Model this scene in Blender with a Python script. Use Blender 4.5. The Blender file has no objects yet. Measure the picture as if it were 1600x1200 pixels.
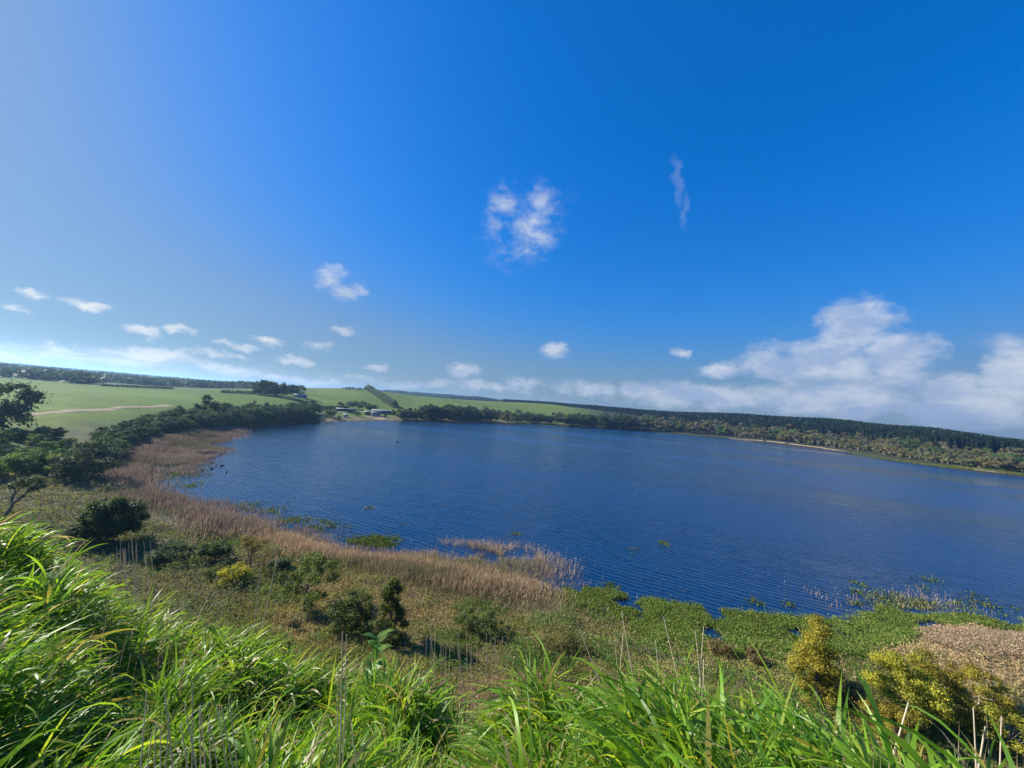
import bpy, math, random
import numpy as np
from mathutils import Matrix, Vector
random.seed(7); RNG = np.random.default_rng(7)
SC = bpy.context.scene
R = math.radians
# ------------------------------------------------------------------ camera
H = 18.0; F = 560.0; ROLL = math.atan(.082); PITCH = math.atan(36.5/F)
fwd = Vector((0, math.cos(PITCH), math.sin(PITCH))); r0 = Vector((1, 0, 0)); u0 = r0.cross(fwd)
rt = r0*math.cos(ROLL)+u0*math.sin(ROLL); up = -r0*math.sin(ROLL)+u0*math.cos(ROLL)
cd = bpy.data.cameras.new('camera'); cam = bpy.data.objects.new('camera', cd); SC.collection.objects.link(cam)
m = Matrix((rt, up, -fwd)).transposed().to_4x4(); m.translation = (0, 0, H); cam.matrix_world = m
cd.sensor_width = 36; cd.lens = 36*F/1600; cd.clip_start = .05; cd.clip_end = 30000; SC.camera = cam
# ------------------------------------------------------------------ light
SUN_AZ = R(-74); SUN_EL = R(31)           # azimuth from +Y towards +X
sdir = Vector((math.sin(SUN_AZ)*math.cos(SUN_EL), math.cos(SUN_AZ)*math.cos(SUN_EL), math.sin(SUN_EL)))
sl = bpy.data.lights.new('sun', 'SUN'); sl.energy = 5.0; sl.angle = R(.5); sl.color = (1, .93, .82)
so = bpy.data.objects.new('sun', sl); SC.collection.objects.link(so); so.rotation_euler = sdir.to_track_quat('Z', 'Y').to_euler()
SKY_STRENGTH = .069
SC.view_settings.view_transform = 'Standard'; SC.view_settings.look = 'None'
SC.view_settings.exposure = 1.0; SC.view_settings.gamma = 1

def ray(px, py):
    d = fwd+rt*((px-800)/F)+up*((600-py)/F); d.normalize(); return d
def azel(px, py):
    d = ray(px, py); return math.atan2(d.x, d.y), math.asin(d.z)
def at_z(px, py, z=0.):
    d = ray(px, py); t = (z-H)/d.z; return (d.x*t, d.y*t)
def z_at(px, py, r):
    d = ray(px, py); return H+d.z/math.hypot(d.x, d.y)*r

# ------------------------------------------------------------------ world: sky and clouds (by direction)
W = bpy.data.worlds.new('World'); SC.world = W; W.use_nodes = True
T = W.node_tree; T.nodes.clear()
class G:
    def __init__(s, t): s.t = t
    def n(s, typ, **k):
        nd = s.t.nodes.new(typ)
        for a, b in k.items(): setattr(nd, a, b)
        return nd
    def inp(s, nd, i, v):
        if v is None: return
        if isinstance(v, bpy.types.NodeSocket): s.t.links.new(v, nd.inputs[i])
        else: nd.inputs[i].default_value = v
    def m(s, op, a, b=None, c=None, clamp=False):
        nd = s.n('ShaderNodeMath', operation=op); nd.use_clamp = clamp
        s.inp(nd, 0, a); s.inp(nd, 1, b); s.inp(nd, 2, c); return nd.outputs[0]
    def v(s, op, a, b=None, c=None, out=0):
        nd = s.n('ShaderNodeVectorMath', operation=op); s.inp(nd, 0, a); s.inp(nd, 1, b); s.inp(nd, 2, c); return nd.outputs[out]
    def noise(s, vec, sc, det=4, rough=.5, dist=0, col=False):
        nd = s.n('ShaderNodeTexNoise'); s.inp(nd, 'Vector', vec); nd.inputs['Scale'].default_value = sc
        nd.inputs['Detail'].default_value = det; nd.inputs['Roughness'].default_value = rough; nd.inputs['Distortion'].default_value = dist
        return nd.outputs['Color' if col else 'Fac']
    def mr(s, v, a, b, c=0., d=1., smooth=True):
        nd = s.n('ShaderNodeMapRange', interpolation_type='SMOOTHSTEP' if smooth else 'LINEAR')
        for i, x in enumerate((v, a, b, c, d)): s.inp(nd, i, x)
        return nd.outputs[0]
    def mix(s, f, a, b, mode='MIX'):
        nd = s.n('ShaderNodeMix', data_type='RGBA', blend_type=mode); s.inp(nd, 0, f)
        for i, x in ((6, a), (7, b)):
            if not isinstance(x, bpy.types.NodeSocket) and len(x) == 3: x = (*x, 1)
            s.inp(nd, i, x)
        return nd.outputs[2]
    def ramp(s, f, stops):
        nd = s.n('ShaderNodeValToRGB'); s.inp(nd, 0, f); e = nd.color_ramp.elements
        e[0].position, e[0].color = stops[0][0], (*stops[0][1], 1); e[1].position, e[1].color = stops[-1][0], (*stops[-1][1], 1)
        for p, c in stops[1:-1]: x = e.new(p); x.color = (*c, 1)
        return nd.outputs[0]
g = G(T)
sky = g.n('ShaderNodeTexSky', sky_type='NISHITA'); sky.sun_disc = False
sky.sun_elevation = SUN_EL; sky.sun_rotation = SUN_AZ; sky.altitude = 50; sky.air_density = 1.0; sky.dust_density = .3; sky.ozone_density = 3.0
dirv = g.n('ShaderNodeTexCoord').outputs['Generated']
sep = g.n('ShaderNodeSeparateXYZ'); T.links.new(dirv, sep.inputs[0])
az = g.m('ARCTAN2', sep.outputs[0], sep.outputs[1]); el = g.m('ARCSINE', sep.outputs[2])
comb = g.n('ShaderNodeCombineXYZ'); T.links.new(az, comb.inputs[0]); T.links.new(el, comb.inputs[1])
ae = comb.outputs[0]
warp = g.noise(g.v('MULTIPLY', ae, (1, 1.5, 1)), 9, 5, .6, col=True)
warp2 = g.noise(g.v('MULTIPLY', ae, (1, 1.3, 1)), 34, 5, .65, col=True)
aew = g.v('MULTIPLY_ADD', g.v('SUBTRACT', warp, (.5, .5, .5)), (.07, .05, 0), ae)
aew = g.v('MULTIPLY_ADD', g.v('SUBTRACT', warp2, (.5, .5, .5)), (.035, .03, 0), aew)
CL = [  # px, py, rx, ry, strength
 (1335, 516, 78, 52, 1.15), (1400, 560, 78, 48, 1.2), (1290, 566, 120, 42, 1.25), (1205, 566, 66, 34, 1.1), (1122, 577, 40, 15, .95), (1345, 492, 34, 34, .8),
 (1595, 590, 76, 56, 1.2), (1480, 612, 90, 32, 1.1), (1570, 535, 60, 22, .35), (1700, 560, 90, 60, .9),
 (1090, 620, 150, 24, 1.1), (1290, 622, 190, 38, 1.3), (1500, 640, 170, 40, 1.3), (1380, 590, 150, 22, .7), (990, 612, 40, 16, .9), (920, 608, 70, 16, .75), (820, 600, 40, 11, .8), (760, 604, 110, 9, .7), (640, 600, 120, 8, .6),
 (792, 318, 40, 34, .36), (848, 315, 42, 34, .40), (832, 366, 46, 50, .52), (795, 388, 34, 34, .22), (770, 345, 24, 40, .2), (868, 545, 28, 17, .85), (1061, 550, 19, 10, .8),
 (520, 430, 28, 24, .6), (544, 453, 30, 18, .6), (537, 517, 19, 9, .95), (725, 580, 30, 11, .9), (460, 564, 34, 10, .95), (418, 530, 30, 9, .85), (222, 520, 36, 10, .95),
 (55, 460, 40, 9, .9), (137, 475, 38, 11, .95), (25, 488, 32, 8, .7), (110, 545, 60, 8, .85), (225, 553, 90, 13, 1), (150, 560, 150, 12, .8), (20, 562, 90, 12, .8), (340, 574, 90, 9, .8),
 (592, 572, 20, 7, .8), (285, 521, 22, 8, .8), (495, 540, 28, 8, .45), (440, 590, 150, 8, .8), (380, 540, 36, 7, .5), (325, 555, 60, 6, .6), (350, 535, 30, 6, .6), (-90, 540, 120, 22, .9)]
acc = None
for px, py, rx, ry, st in CL:
    a0, e0 = azel(px, py); a1, _ = azel(px+rx, py+.082*rx); _, e1 = azel(px, py-ry)
    ra = abs(a1-a0)*1.1; re = abs(e1-e0)*1.15
    q = g.v('MULTIPLY_ADD', aew, (1/ra, 1/re, 0), (-a0/ra, -e0/re, 0))
    f = g.m('SUBTRACT', st, g.v('LENGTH', q, out=1)) if False else g.m('MULTIPLY_ADD', g.v('LENGTH', q, out=1), -st, st)
    acc = f if acc is None else g.m('MAXIMUM', acc, f)
ero = g.noise(g.v('MULTIPLY', ae, (1, 1.6, 1)), 16, 7, .62)
dens = g.m('MULTIPLY_ADD', g.m('SUBTRACT', ero, .5), 1.55, acc)
dens = g.mr(dens, -.06, .78)
inside = g.mr(acc, -.12, .2)
dens = g.m('MULTIPLY', dens, inside)
# thin band of far cloud right above the horizon
band = g.mr(g.m('MULTIPLY_ADD', g.m('SUBTRACT', ero, .5), .10, el), .0, .06, .42, 0)
band = g.m('MULTIPLY', band, g.mr(az, -1.3, -.2, .75, 1))
dens = g.m('MAXIMUM', dens, band)
for px, py, rx, ry, lean, st in [(1059, 285, 9, 45, -.16, .17), (1072, 330, 6, 32, .0, .14)]:      # a thin high streak
    a0, e0 = azel(px, py); a1, _ = azel(px+rx, py); _, e1 = azel(px, py-ry)
    da = g.m('MULTIPLY_ADD', g.m('SUBTRACT', el, e0), -lean, g.m('SUBTRACT', az, a0)); da = g.m('MULTIPLY_ADD', g.m('SUBTRACT', ero, .5), .06, da)
    x2 = g.m('POWER', g.m('ABSOLUTE', g.m('DIVIDE', da, a1-a0)), 2.); y2 = g.m('POWER', g.m('ABSOLUTE', g.m('DIVIDE', g.m('SUBTRACT', el, e0), e1-e0)), 2.)
    dens = g.m('MAXIMUM', dens, g.mr(g.m('ADD', x2, y2), 0., 1.3, st, 0.))
shade = g.noise(g.v('MULTIPLY_ADD', ae, (1, 1.8, 1), (.01, -.03, .2)), 11, 6, .6)
shade = g.mr(shade, .36, .66)
sunny = g.mr(az, -1.2, .3)                          # clouds near the sun are creamier and brighter
lit = g.mix(sunny, (6.9, 6.5, 5.7), (4.7, 5.2, 6.0))
dark = g.mix(sunny, (5.0, 5.2, 5.2), (2.7, 3.5, 5.1))
ccol = g.mix(shade, dark, lit)
hs = g.n('ShaderNodeHueSaturation'); hs.inputs['Saturation'].default_value = 1.42; hs.inputs['Value'].default_value = 1.0
T.links.new(sky.outputs[0], hs.inputs['Color'])
skyc = g.mix(1, hs.outputs[0], (1.0, 1.54, 1.98), 'MULTIPLY')
lum = g.v('DOT_PRODUCT', skyc, (.2126, .7152, .0722), out=1)
scl = g.m('POWER', g.m('MULTIPLY_ADD', g.m('POWER', g.m('DIVIDE', lum, 2.75), 1.5), 1.0, 1.0), -.667)   # the bright aureole is held back
cs = g.n('ShaderNodeCombineXYZ'); [T.links.new(scl, cs.inputs[i]) for i in range(3)]
skyc = g.v('MULTIPLY', skyc, cs.outputs[0])
l2 = g.m('MULTIPLY', lum, scl); cg = g.n('ShaderNodeCombineXYZ'); [T.links.new(g.m('MULTIPLY', l2, w_), cg.inputs[i]) for i, w_ in enumerate((.78, 1.03, 1.45))]
skyc = g.mix(g.mr(lum, 2.1, 7.0, 0, .55), skyc, cg.outputs[0])
fin = g.mix(g.m('MULTIPLY', dens, .88), skyc, ccol)
bg = g.n('ShaderNodeBackground'); T.links.new(fin, bg.inputs[0]); bg.inputs[1].default_value = SKY_STRENGTH
ow = g.n('ShaderNodeOutputWorld'); T.links.new(bg.outputs[0], ow.inputs[0])

# ------------------------------------------------------------------ helpers
def tag(o, label=None, cat=None, group=None, kind=None):
    if label: o['label'] = label
    if cat: o['category'] = cat
    if group: o['group'] = group
    if kind: o['kind'] = kind
    return o
def link(name, data, parent=None):
    o = bpy.data.objects.new(name, data); SC.collection.objects.link(o)
    if parent: o.parent = parent
    return o
def mesh(name, V, Fq, mat, col=None, smooth=False):
    """V (n,3), Fq (k,4) or (k,3) index array (or list of both), col (n,3)"""
    me = bpy.data.meshes.new(name); V = np.asarray(V, np.float32)
    if not isinstance(Fq, list): Fq = [Fq]
    Fq = [np.asarray(f, np.int32) for f in Fq if len(f)]
    me.vertices.add(len(V)); me.vertices.foreach_set('co', V.ravel())
    idx = np.concatenate([f.ravel() for f in Fq]); tot = np.concatenate([np.full(len(f), f.shape[1], np.int32) for f in Fq])
    st = np.concatenate(([0], np.cumsum(tot)[:-1])).astype(np.int32)
    me.loops.add(len(idx)); me.loops.foreach_set('vertex_index', idx)
    me.polygons.add(len(tot)); me.polygons.foreach_set('loop_start', st)
    try: me.polygons.foreach_set('loop_total', tot)
    except Exception: pass
    if smooth: me.polygons.foreach_set('use_smooth', np.ones(len(tot), bool))
    me.update(calc_edges=True)
    if col is not None:
        ca = me.color_attributes.new('Col', 'FLOAT_COLOR', 'POINT')
        c = np.ones((len(V), 4), np.float32); c[:, :3] = col; ca.data.foreach_set('color', c.ravel())
    if mat: me.materials.append(mat)
    return me
def ss(x, a, b):
    t = np.clip((x-a)/(b-a), 0, 1); return t*t*(3-2*t)
_perm = RNG.random((64, 64))
def vnoise(x, y):
    xi = np.floor(x).astype(int); yi = np.floor(y).astype(int); fx = x-xi; fy = y-yi; fx = fx*fx*(3-2*fx); fy = fy*fy*(3-2*fy)
    a = _perm[xi % 64, yi % 64]; b = _perm[(xi+1) % 64, yi % 64]; c = _perm[xi % 64, (yi+1) % 64]; d = _perm[(xi+1) % 64, (yi+1) % 64]
    return (a*(1-fx)+b*fx)*(1-fy)+(c*(1-fx)+d*fx)*fy
def fbm(x, y, o=4):
    s = 0; a = .5; t = 0
    for i in range(o): s = s+a*vnoise(x*2**i+i*17.3, y*2**i+i*9.1); t += a; a *= .55
    return s/t

# ------------------------------------------------------------------ materials
def leaf_mat(name, rough=.5, trans=.3, vary=.35, spec=.5, tint=(1.5, 1.45, .7)):
    mt = bpy.data.materials.new(name); mt.use_nodes = True; t = mt.node_tree; t.nodes.clear(); q = G(t)
    at = q.n('ShaderNodeAttribute', attribute_name='Col')
    rnd = q.n('ShaderNodeObjectInfo').outputs['Random']
    k = q.mr(rnd, 0, 1, 1-vary, 1+vary, False)
    hsv = q.n('ShaderNodeHueSaturation'); t.links.new(at.outputs['Color'], hsv.inputs['Color']); t.links.new(k, hsv.inputs['Value'])
    t.links.new(q.mr(q.m('FRACT', q.m('MULTIPLY', rnd, 7.3)), 0, 1, .5-.03*vary/.35, .5+.03*vary/.35, False), hsv.inputs['Hue'])
    p = q.n('ShaderNodeBsdfPrincipled'); t.links.new(hsv.outputs[0], p.inputs['Base Color']); p.inputs['Roughness'].default_value = rough
    p.inputs['Specular IOR Level'].default_value = spec
    tr = q.n('ShaderNodeBsdfTranslucent'); t.links.new(q.mix(1, hsv.outputs[0], tint, 'MULTIPLY'), tr.inputs[0])
    mx = q.n('ShaderNodeMixShader'); mx.inputs[0].default_value = trans
    t.links.new(p.outputs[0], mx.inputs[1]); t.links.new(tr.outputs[0], mx.inputs[2])
    o = q.n('ShaderNodeOutputMaterial'); t.links.new(mx.outputs[0], o.inputs[0]); return mt
def simple_mat(name, c1, c2, scale=3, rough=.8, bump=.3, spec=.3, stretch=(1, 1, 1)):
    mt = bpy.data.materials.new(name); mt.use_nodes = True; t = mt.node_tree; q = G(t); p = t.nodes['Principled BSDF']
    co = q.v('MULTIPLY', q.n('ShaderNodeTexCoord').outputs['Object'], stretch)
    nz = q.noise(co, scale, 5, .6)
    t.links.new(q.mix(q.mr(nz, .35, .65), c1, c2), p.inputs['Base Color']); p.inputs['Roughness'].default_value = rough
    p.inputs['Specular IOR Level'].default_value = spec
    b = q.n('ShaderNodeBump'); b.inputs['Strength'].default_value = bump; b.inputs['Distance'].default_value = .02; t.links.new(nz, b.inputs['Height']); t.links.new(b.outputs[0], p.inputs['Normal'])
    return mt
M_leaf = leaf_mat('foliage', .6, .4, .2, .2); M_far = leaf_mat('far_foliage', .7, .2, .24, .15); M_blade = leaf_mat('grass_blade', .44, .48, 0, .42)
M_dry = leaf_mat('dry_reed', .7, .25, 0, .2, (1.1, 1.05, 1)); M_scrub = leaf_mat('ground_cover', .7, .3, 0, .12)
M_bark = simple_mat('bark', (.10, .075, .055), (.22, .18, .14), 6, .9, .6, .2, (1, 1, .3))
M_palebark = simple_mat('pale_bark', (.30, .27, .22), (.45, .41, .35), 5, .85, .4, .2, (1, 1, .3))
M_stalk0 = simple_mat('dry_stalk', (.46, .36, .25), (.66, .55, .40), 30, .6, .2, .4, (1, 1, .15))
M_stalk = leaf_mat('dry_stalk_skin', .6, .3, .15, .3, (1.1, 1.05, 1))
M_wall = simple_mat('painted_wall', (.36, .36, .35), (.46, .45, .43), 1, .7, .05)
M_brick = simple_mat('dark_wall', (.12, .09, .07), (.2, .15, .12), 2, .8, .1)
M_roof = simple_mat('metal_roof', (.34, .35, .36), (.42, .43, .44), .6, .4, .05)
M_droof = simple_mat('dark_roof', (.07, .075, .08), (.11, .115, .12), .6, .6, .05)
M_glass = simple_mat('window_glass', (.03, .04, .05), (.05, .06, .07), 1, .1, 0, .8)
M_plum = simple_mat('dark_plumage', (.015, .015, .017), (.03, .03, .033), 20, .6, .1)
M_bill = simple_mat('bird_bill', (.6, .55, .5), (.7, .65, .6), 10, .4, .0)

# ------------------------------------------------------------------ the lake outline
def spline(P, n=8):
    P = np.array(P); Q = []
    N = len(P)
    for i in range(N):
        a, b, c, d = P[i-1], P[i], P[(i+1) % N], P[(i+2) % N]
        for t in np.arange(n)/n:
            Q.append(.5*((2*b)+(-a+c)*t+(2*a-5*b+4*c-d)*t*t+(-a+3*b-3*c+d)*t**3))
    return np.array(Q)
lake_px = [(375, 669), (330, 686), (270, 700), (243, 722), (238, 748), (262, 772), (330, 800), (400, 826), (470, 850), (560, 868), (700, 890), (800, 906), (870, 925), (950, 958), (1050, 990), (1150, 1003), (1250, 1012), (1340, 1012), (1400, 996), (1450, 985), (1530, 975), (1610, 985)]
far_px = [(1600, 745), (1500, 734), (1400, 719), (1300, 703.5), (1200, 691.7), (1150, 686), (1050, 677), (1000, 673), (950, 670.5), (900, 667), (850, 663.5), (800, 662), (750, 660.5), (650, 658), (600, 657.5), (560, 658), (500, 659.5), (440, 662)]
lake_pts = [at_z(*p) for p in lake_px]+[(85, 45), (150, 58), (260, 85), (400, 150), (440, 205)]+[at_z(*p) for p in far_px]
LAKE = spline(lake_pts, 6)
LAKE += (np.stack([fbm(LAKE[:, 0]*.08, LAKE[:, 1]*.08), fbm(LAKE[:, 0]*.08+31, LAKE[:, 1]*.08)], 1)-.5)*np.clip(np.hypot(LAKE[:, 0], LAKE[:, 1])/60, .4, 6)[:, None]*[1, .8]
def sdist(x, y, P=LAKE):
    """signed distance to a polygon, negative inside"""
    x = np.asarray(x, float).ravel(); y = np.asarray(y, float).ravel(); best = np.full(x.shape, 1e18); inn = np.zeros(x.shape, bool)
    for i in range(len(P)):
        ax, ay = P[i-1]; bx, by = P[i]; ex, ey = bx-ax, by-ay; L = ex*ex+ey*ey+1e-12
        t = np.clip(((x-ax)*ex+(y-ay)*ey)/L, 0, 1); dx = x-ax-t*ex; dy = y-ay-t*ey
        best = np.minimum(best, dx*dx+dy*dy)
        if ay != by:
            c = ((ay > y) != (by > y)) & (x < ex*(y-ay)/(by-ay)+ax); inn ^= c
    d = np.sqrt(best); return np.where(inn, -d, d)
def poly_px(pts, z=0.3): return np.array([at_z(a, b, z) for a, b in pts])

# ------------------------------------------------------------------ terrain
COLS = {
 -400: [(1.5, 15.6), (4, 15), (10, 14.4), (14, 12), (22, 7), (34, 4), (60, 3), (100, 4), (150, 6), (350, 10), (1000, 11), (5000, 24)],
 0: [(1.5, 15.5), (4, 14.9), (9, 15.05), (11, 13.6), (14, 11), (20, 7), (30, 3.5), (45, 2.2), (70, 1.7), (100, 2), (130, 4.2), (157, 6), (250, 8.6), (350, 10), (1000, 10), (5000, 24)],
 130: [(1.5, 15.4), (4, 14.8), (8.6, 14.7), (10.5, 13.2), (13, 11), (20, 6.5), (30, 3.2), (45, 1.8), (70, 1.2), (110, 1.6), (140, 4.2), (170, 6.2), (250, 8.6), (350, 10), (1000, 10), (5000, 24)],
 250: [(1.5, 15.4), (2.5, 15), (7.5, 14.0), (9.5, 12.4), (13, 10), (20, 5.6), (30, 2.8), (45, 1.2), (70, .8), (160, 1), (185, 4), (200, 6.4), (300, 9.5), (380, 10.6), (600, 9), (1000, 10), (5000, 24)],
 320: [(1.5, 15.4), (2.5, 15), (7, 13.8), (9, 12), (13, 9.4), (20, 5.2), (30, 2.4), (45, 1.0), (70, .8), (175, 1), (200, 4), (215, 6), (300, 9.8), (400, 11.8), (700, 11), (1000, 10), (5000, 24)],
 390: [(1.5, 15.3), (2.5, 15), (6.6, 13.7), (8.6, 11.6), (12, 9), (19, 4.8), (28, 2.2), (45, .8), (200, .8), (220, 1.4), (250, 5), (330, 10.6), (420, 13), (600, 15.3), (1200, 14), (5000, 24)],
 450: [(1.5, 15.3), (2.5, 15), (6, 13.7), (8, 11.4), (12, 8.6), (18, 4.8), (26, 2.2), (40, .8), (225, .8), (245, 1.5), (280, 5.5), (330, 11), (430, 15.2), (600, 21), (800, 20.5), (2000, 18), (5000, 24)],
 500: [(1.5, 15.3), (2.5, 14.9), (5.5, 13.7), (7.5, 11.4), (12, 8), (18, 4.4), (26, 2), (40, .8), (235, .8), (260, 1.8), (310, 5), (370, 9.5), (450, 15), (600, 23.8), (850, 23), (2000, 18), (5000, 22)],
 560: [(1.5, 15.2), (2.5, 14.8), (5, 13.8), (7, 11.6), (12, 7.6), (18, 4), (25, 2), (40, .8), (268, .6), (300, 1.8), (345, 3.6), (400, 9), (500, 19), (620, 28.4), (800, 28), (1300, 22), (5000, 20)],
 610: [(1.5, 15.2), (2.5, 14.9), (4.8, 14), (7, 11.6), (12, 7.6), (17, 4.2), (24, 2), (38, .8), (290, .6), (320, 1.6), (360, 3), (440, 8), (540, 17), (670, 27), (850, 25), (1400, 24), (2200, 50), (3000, 40)],
 650: [(1.5, 15.2), (2.5, 14.9), (4.5, 14.2), (6.6, 12), (12, 7.5), (17, 4), (24, 2), (32, 1), (309, .8), (345, 2), (420, 5.5), (480, 7.5), (600, 18), (720, 26.8), (900, 24), (1500, 26), (2200, 50), (3000, 40)],
 700: [(1.5, 15.1), (2.5, 14.8), (4, 14.1), (6.4, 11.6), (12, 7.5), (17, 4), (23, 2), (32, 1), (330, .8), (355, 2), (480, 6.5), (650, 20), (760, 26.6), (900, 24), (1500, 26), (2000, 50), (3000, 40)],
 750: [(1.5, 15.1), (2.3, 14.8), (3.3, 14.4), (5.6, 12), (11, 7.5), (16, 4), (22, 2), (32, .9), (353, .8), (380, 2), (480, 6), (650, 18), (790, 27.8), (950, 25), (1300, 28), (1700, 46), (3000, 30)],
 800: [(1.5, 15.2), (2.3, 14.9), (3, 14.5), (5, 12.2), (10, 8), (16, 4), (22, 2), (32, .8), (396, .8), (420, 1.6), (520, 7), (700, 20), (820, 31), (1000, 28), (1500, 30), (3000, 30)],
 860: [(1.2, 15.6), (2.4, 15.4), (3, 15), (5, 12.6), (10, 8), (16, 4), (22, 2), (32, .8), (455, .8), (480, 1.6), (600, 9), (750, 24), (860, 35.6), (950, 30), (1500, 30), (3000, 30)],
 950: [(1.2, 15.7), (2.4, 15.4), (3, 15), (5, 12.8), (10, 8), (16, 4), (22, 2), (32, .8), (475, .8), (500, 2), (600, 8), (780, 24.5), (850, 26.5), (1000, 26), (1500, 24), (3000, 24)],
 1050: [(1.2, 15.7), (2.5, 15.4), (3.2, 15), (5, 12.8), (10, 8), (16, 4), (22, 2), (30, .8), (588, .8), (610, 2), (720, 9.5), (950, 28), (1050, 27), (3000, 22)],
 1150: [(1.2, 15.7), (2.5, 15.35), (3.2, 15.0), (5, 12.8), (10, 8), (16, 4), (23, 2), (30, .8), (575, .8), (600, 2), (660, 6), (900, 33), (1050, 32), (3000, 22)],
 1300: [(1.2, 15.7), (2.5, 15.5), (3.3, 15.25), (5, 12.8), (10, 8), (17, 3.6), (24, 1.8), (32, .8), (528, .8), (550, 2), (600, 6), (800, 31.5), (950, 31), (3000, 22)],
 1450: [(1.2, 15.8), (2.5, 15.7), (3.3, 15.45), (5, 13), (10, 8), (17, 3.6), (24, 1.8), (32, .9), (415, .8), (435, 2), (480, 5.5), (680, 23.5), (850, 24), (3000, 18)],
 1600: [(1.2, 15.9), (2.5, 15.85), (3.3, 15.6), (5, 13), (10, 8), (17, 3.6), (24, 1.8), (34, 1), (410, .8), (430, 2), (470, 4.5), (620, 14.5), (800, 14), (3000, 15)],
 2000: [(1.2, 15.8), (2.5, 15.6), (3.2, 15.2), (5, 13), (10, 8), (17, 3.6), (24, 1.8), (34, 1), (500, .8), (540, 3), (700, 10), (3000, 12)],
}
LR = np.linspace(math.log(.3), math.log(9000), 420)
keys = sorted(COLS); CAZ = []; TAB = []
for k in keys:
    CAZ.append(azel(k, 571+.082*k)[0]); st = [(.3, 16.1)]+COLS[k]+[(9000, COLS[k][-1][1]+2)]
    TAB.append(np.interp(LR, [math.log(a) for a, b in st], [b for a, b in st]))
TAB = np.array(TAB); CAZ = np.array(CAZ)
AZF = np.linspace(CAZ[0], CAZ[-1], 500)
TAB2 = np.stack([np.interp(AZF, CAZ, TAB[:, j]) for j in range(len(LR))], 1)
ker = np.hanning(17)[1:-1]; ker /= ker.sum()
TAB2 = np.apply_along_axis(lambda c: np.convolve(np.pad(c, 7, 'edge'), ker, 'valid'), 0, TAB2)
ker = np.hanning(9)[1:-1]; ker /= ker.sum()
TAB2 = np.apply_along_axis(lambda c: np.convolve(np.pad(c, 3, 'edge'), ker, 'valid'), 1, TAB2)
def height(x, y, sd=None):
    x = np.asarray(x, float); y = np.asarray(y, float); shp = x.shape; x = x.ravel(); y = y.ravel()
    a = np.arctan2(x, y); r = np.maximum(np.hypot(x, y), .3)
    fa = np.clip((a-AZF[0])/(AZF[-1]-AZF[0])*499, 0, 498.999); fr = np.clip((np.log(r)-LR[0])/(LR[-1]-LR[0])*419, 0, 418.999)
    ia = fa.astype(int); ir = fr.astype(int); fa -= ia; fr -= ir
    z = (TAB2[ia, ir]*(1-fa)+TAB2[ia+1, ir]*fa)*(1-fr)+(TAB2[ia, ir+1]*(1-fa)+TAB2[ia+1, ir+1]*fa)*fr
    z = z+(fbm(x*.5, y*.5)-.5)*.9*ss(r, 1.5, 4)*(1-ss(r, 12, 25))
    z = z+(fbm(x*.12, y*.12)-.5)*1.0*ss(r, 20, 40)*(1-ss(r, 150, 300))
    z = z+(fbm(x*.02, y*.02)-.5)*1.6*ss(r, 150, 300)
    if sd is None: sd = sdist(x, y)
    land = np.clip(z, .12+np.minimum(sd, 10)*.03, .12+sd*.16+ss(sd, 10, 60)*60)
    z = np.where(sd < 0, -np.minimum(2.5, .05-sd*.09), np.where(r < 25, z, land))
    return z.reshape(shp)
def hz(x, y): return float(height(np.array([x]), np.array([y]))[0])
RR = np.exp(np.linspace(math.log(12), math.log(5000), 700))
def place(px, py):
    """first terrain point met by the sight line, or None"""
    d = ray(px, py); hr = math.hypot(d.x, d.y); xs = d.x/hr*RR; ys = d.y/hr*RR
    zz = H+d.z/hr*RR; hh = np.maximum(height(xs, ys), 0); k = np.nonzero(hh >= zz)[0]
    if len(k) == 0: return None
    i = k[0]
    return float(xs[i]), float(ys[i]), float(hh[i]), float(d.dot(fwd)/hr*RR[i])   # x, y, z, depth

# zones, drawn where they lie on the flat land
Z_REED = [poly_px(p) for p in (
 [(380, 668), (330, 671), (262, 677), (205, 688), (178, 708), (165, 735), (158, 765), (180, 800), (215, 822), (262, 838), (330, 842), (420, 842), (450, 838), (405, 818), (360, 800), (300, 780), (262, 762), (246, 742), (248, 720), (290, 702), (345, 688), (378, 680)],
 [(400, 832), (480, 842), (560, 866), (700, 884), (760, 893), (850, 905), (885, 930), (893, 965), (862, 985), (790, 968), (700, 938), (600, 908), (500, 884), (400, 866)])]
Z_SPARSE = [poly_px(p) for p in (
 [(378, 676), (368, 684), (320, 692), (356, 698), (372, 704), (330, 710), (320, 726), (300, 740), (262, 750), (252, 728), (262, 710), (320, 686)],
 [(300, 776), (380, 790), (440, 815), (500, 838), (560, 852), (640, 866), (640, 880), (540, 868), (440, 842), (330, 800)],
 [(560, 850), (640, 862), (735, 846), (790, 850), (850, 868), (893, 884), (885, 905), (800, 900), (680, 888)],
 [(1250, 920), (1320, 935), (1420, 905), (1500, 930), (1560, 960), (1460, 968), (1400, 960), (1330, 955)])]
Z_WEED = [poly_px(p, .2) for p in (
 [(880, 910), (905, 912), (960, 922), (1050, 940), (1120, 952), (1200, 960), (1330, 970), (1385, 945), (1420, 962), (1520, 960), (1620, 970), (1620, 1000), (1500, 992), (1430, 988), (1400, 1004), (1340, 1020), (1330, 1060), (1200, 1040), (1130, 1030), (1040, 1012), (960, 985), (900, 962)],)]
Z_PINK = [poly_px(p) for p in ([(1430, 985), (1480, 980), (1540, 988), (1640, 998), (1640, 1048), (1560, 1042), (1500, 1030), (1450, 1008)],)]

def inzone(x, y, Z):
    d = np.full(np.shape(x), 1e9)
    for P in Z: d = np.minimum(d, sdist(x, y, P))
    return d
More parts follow.
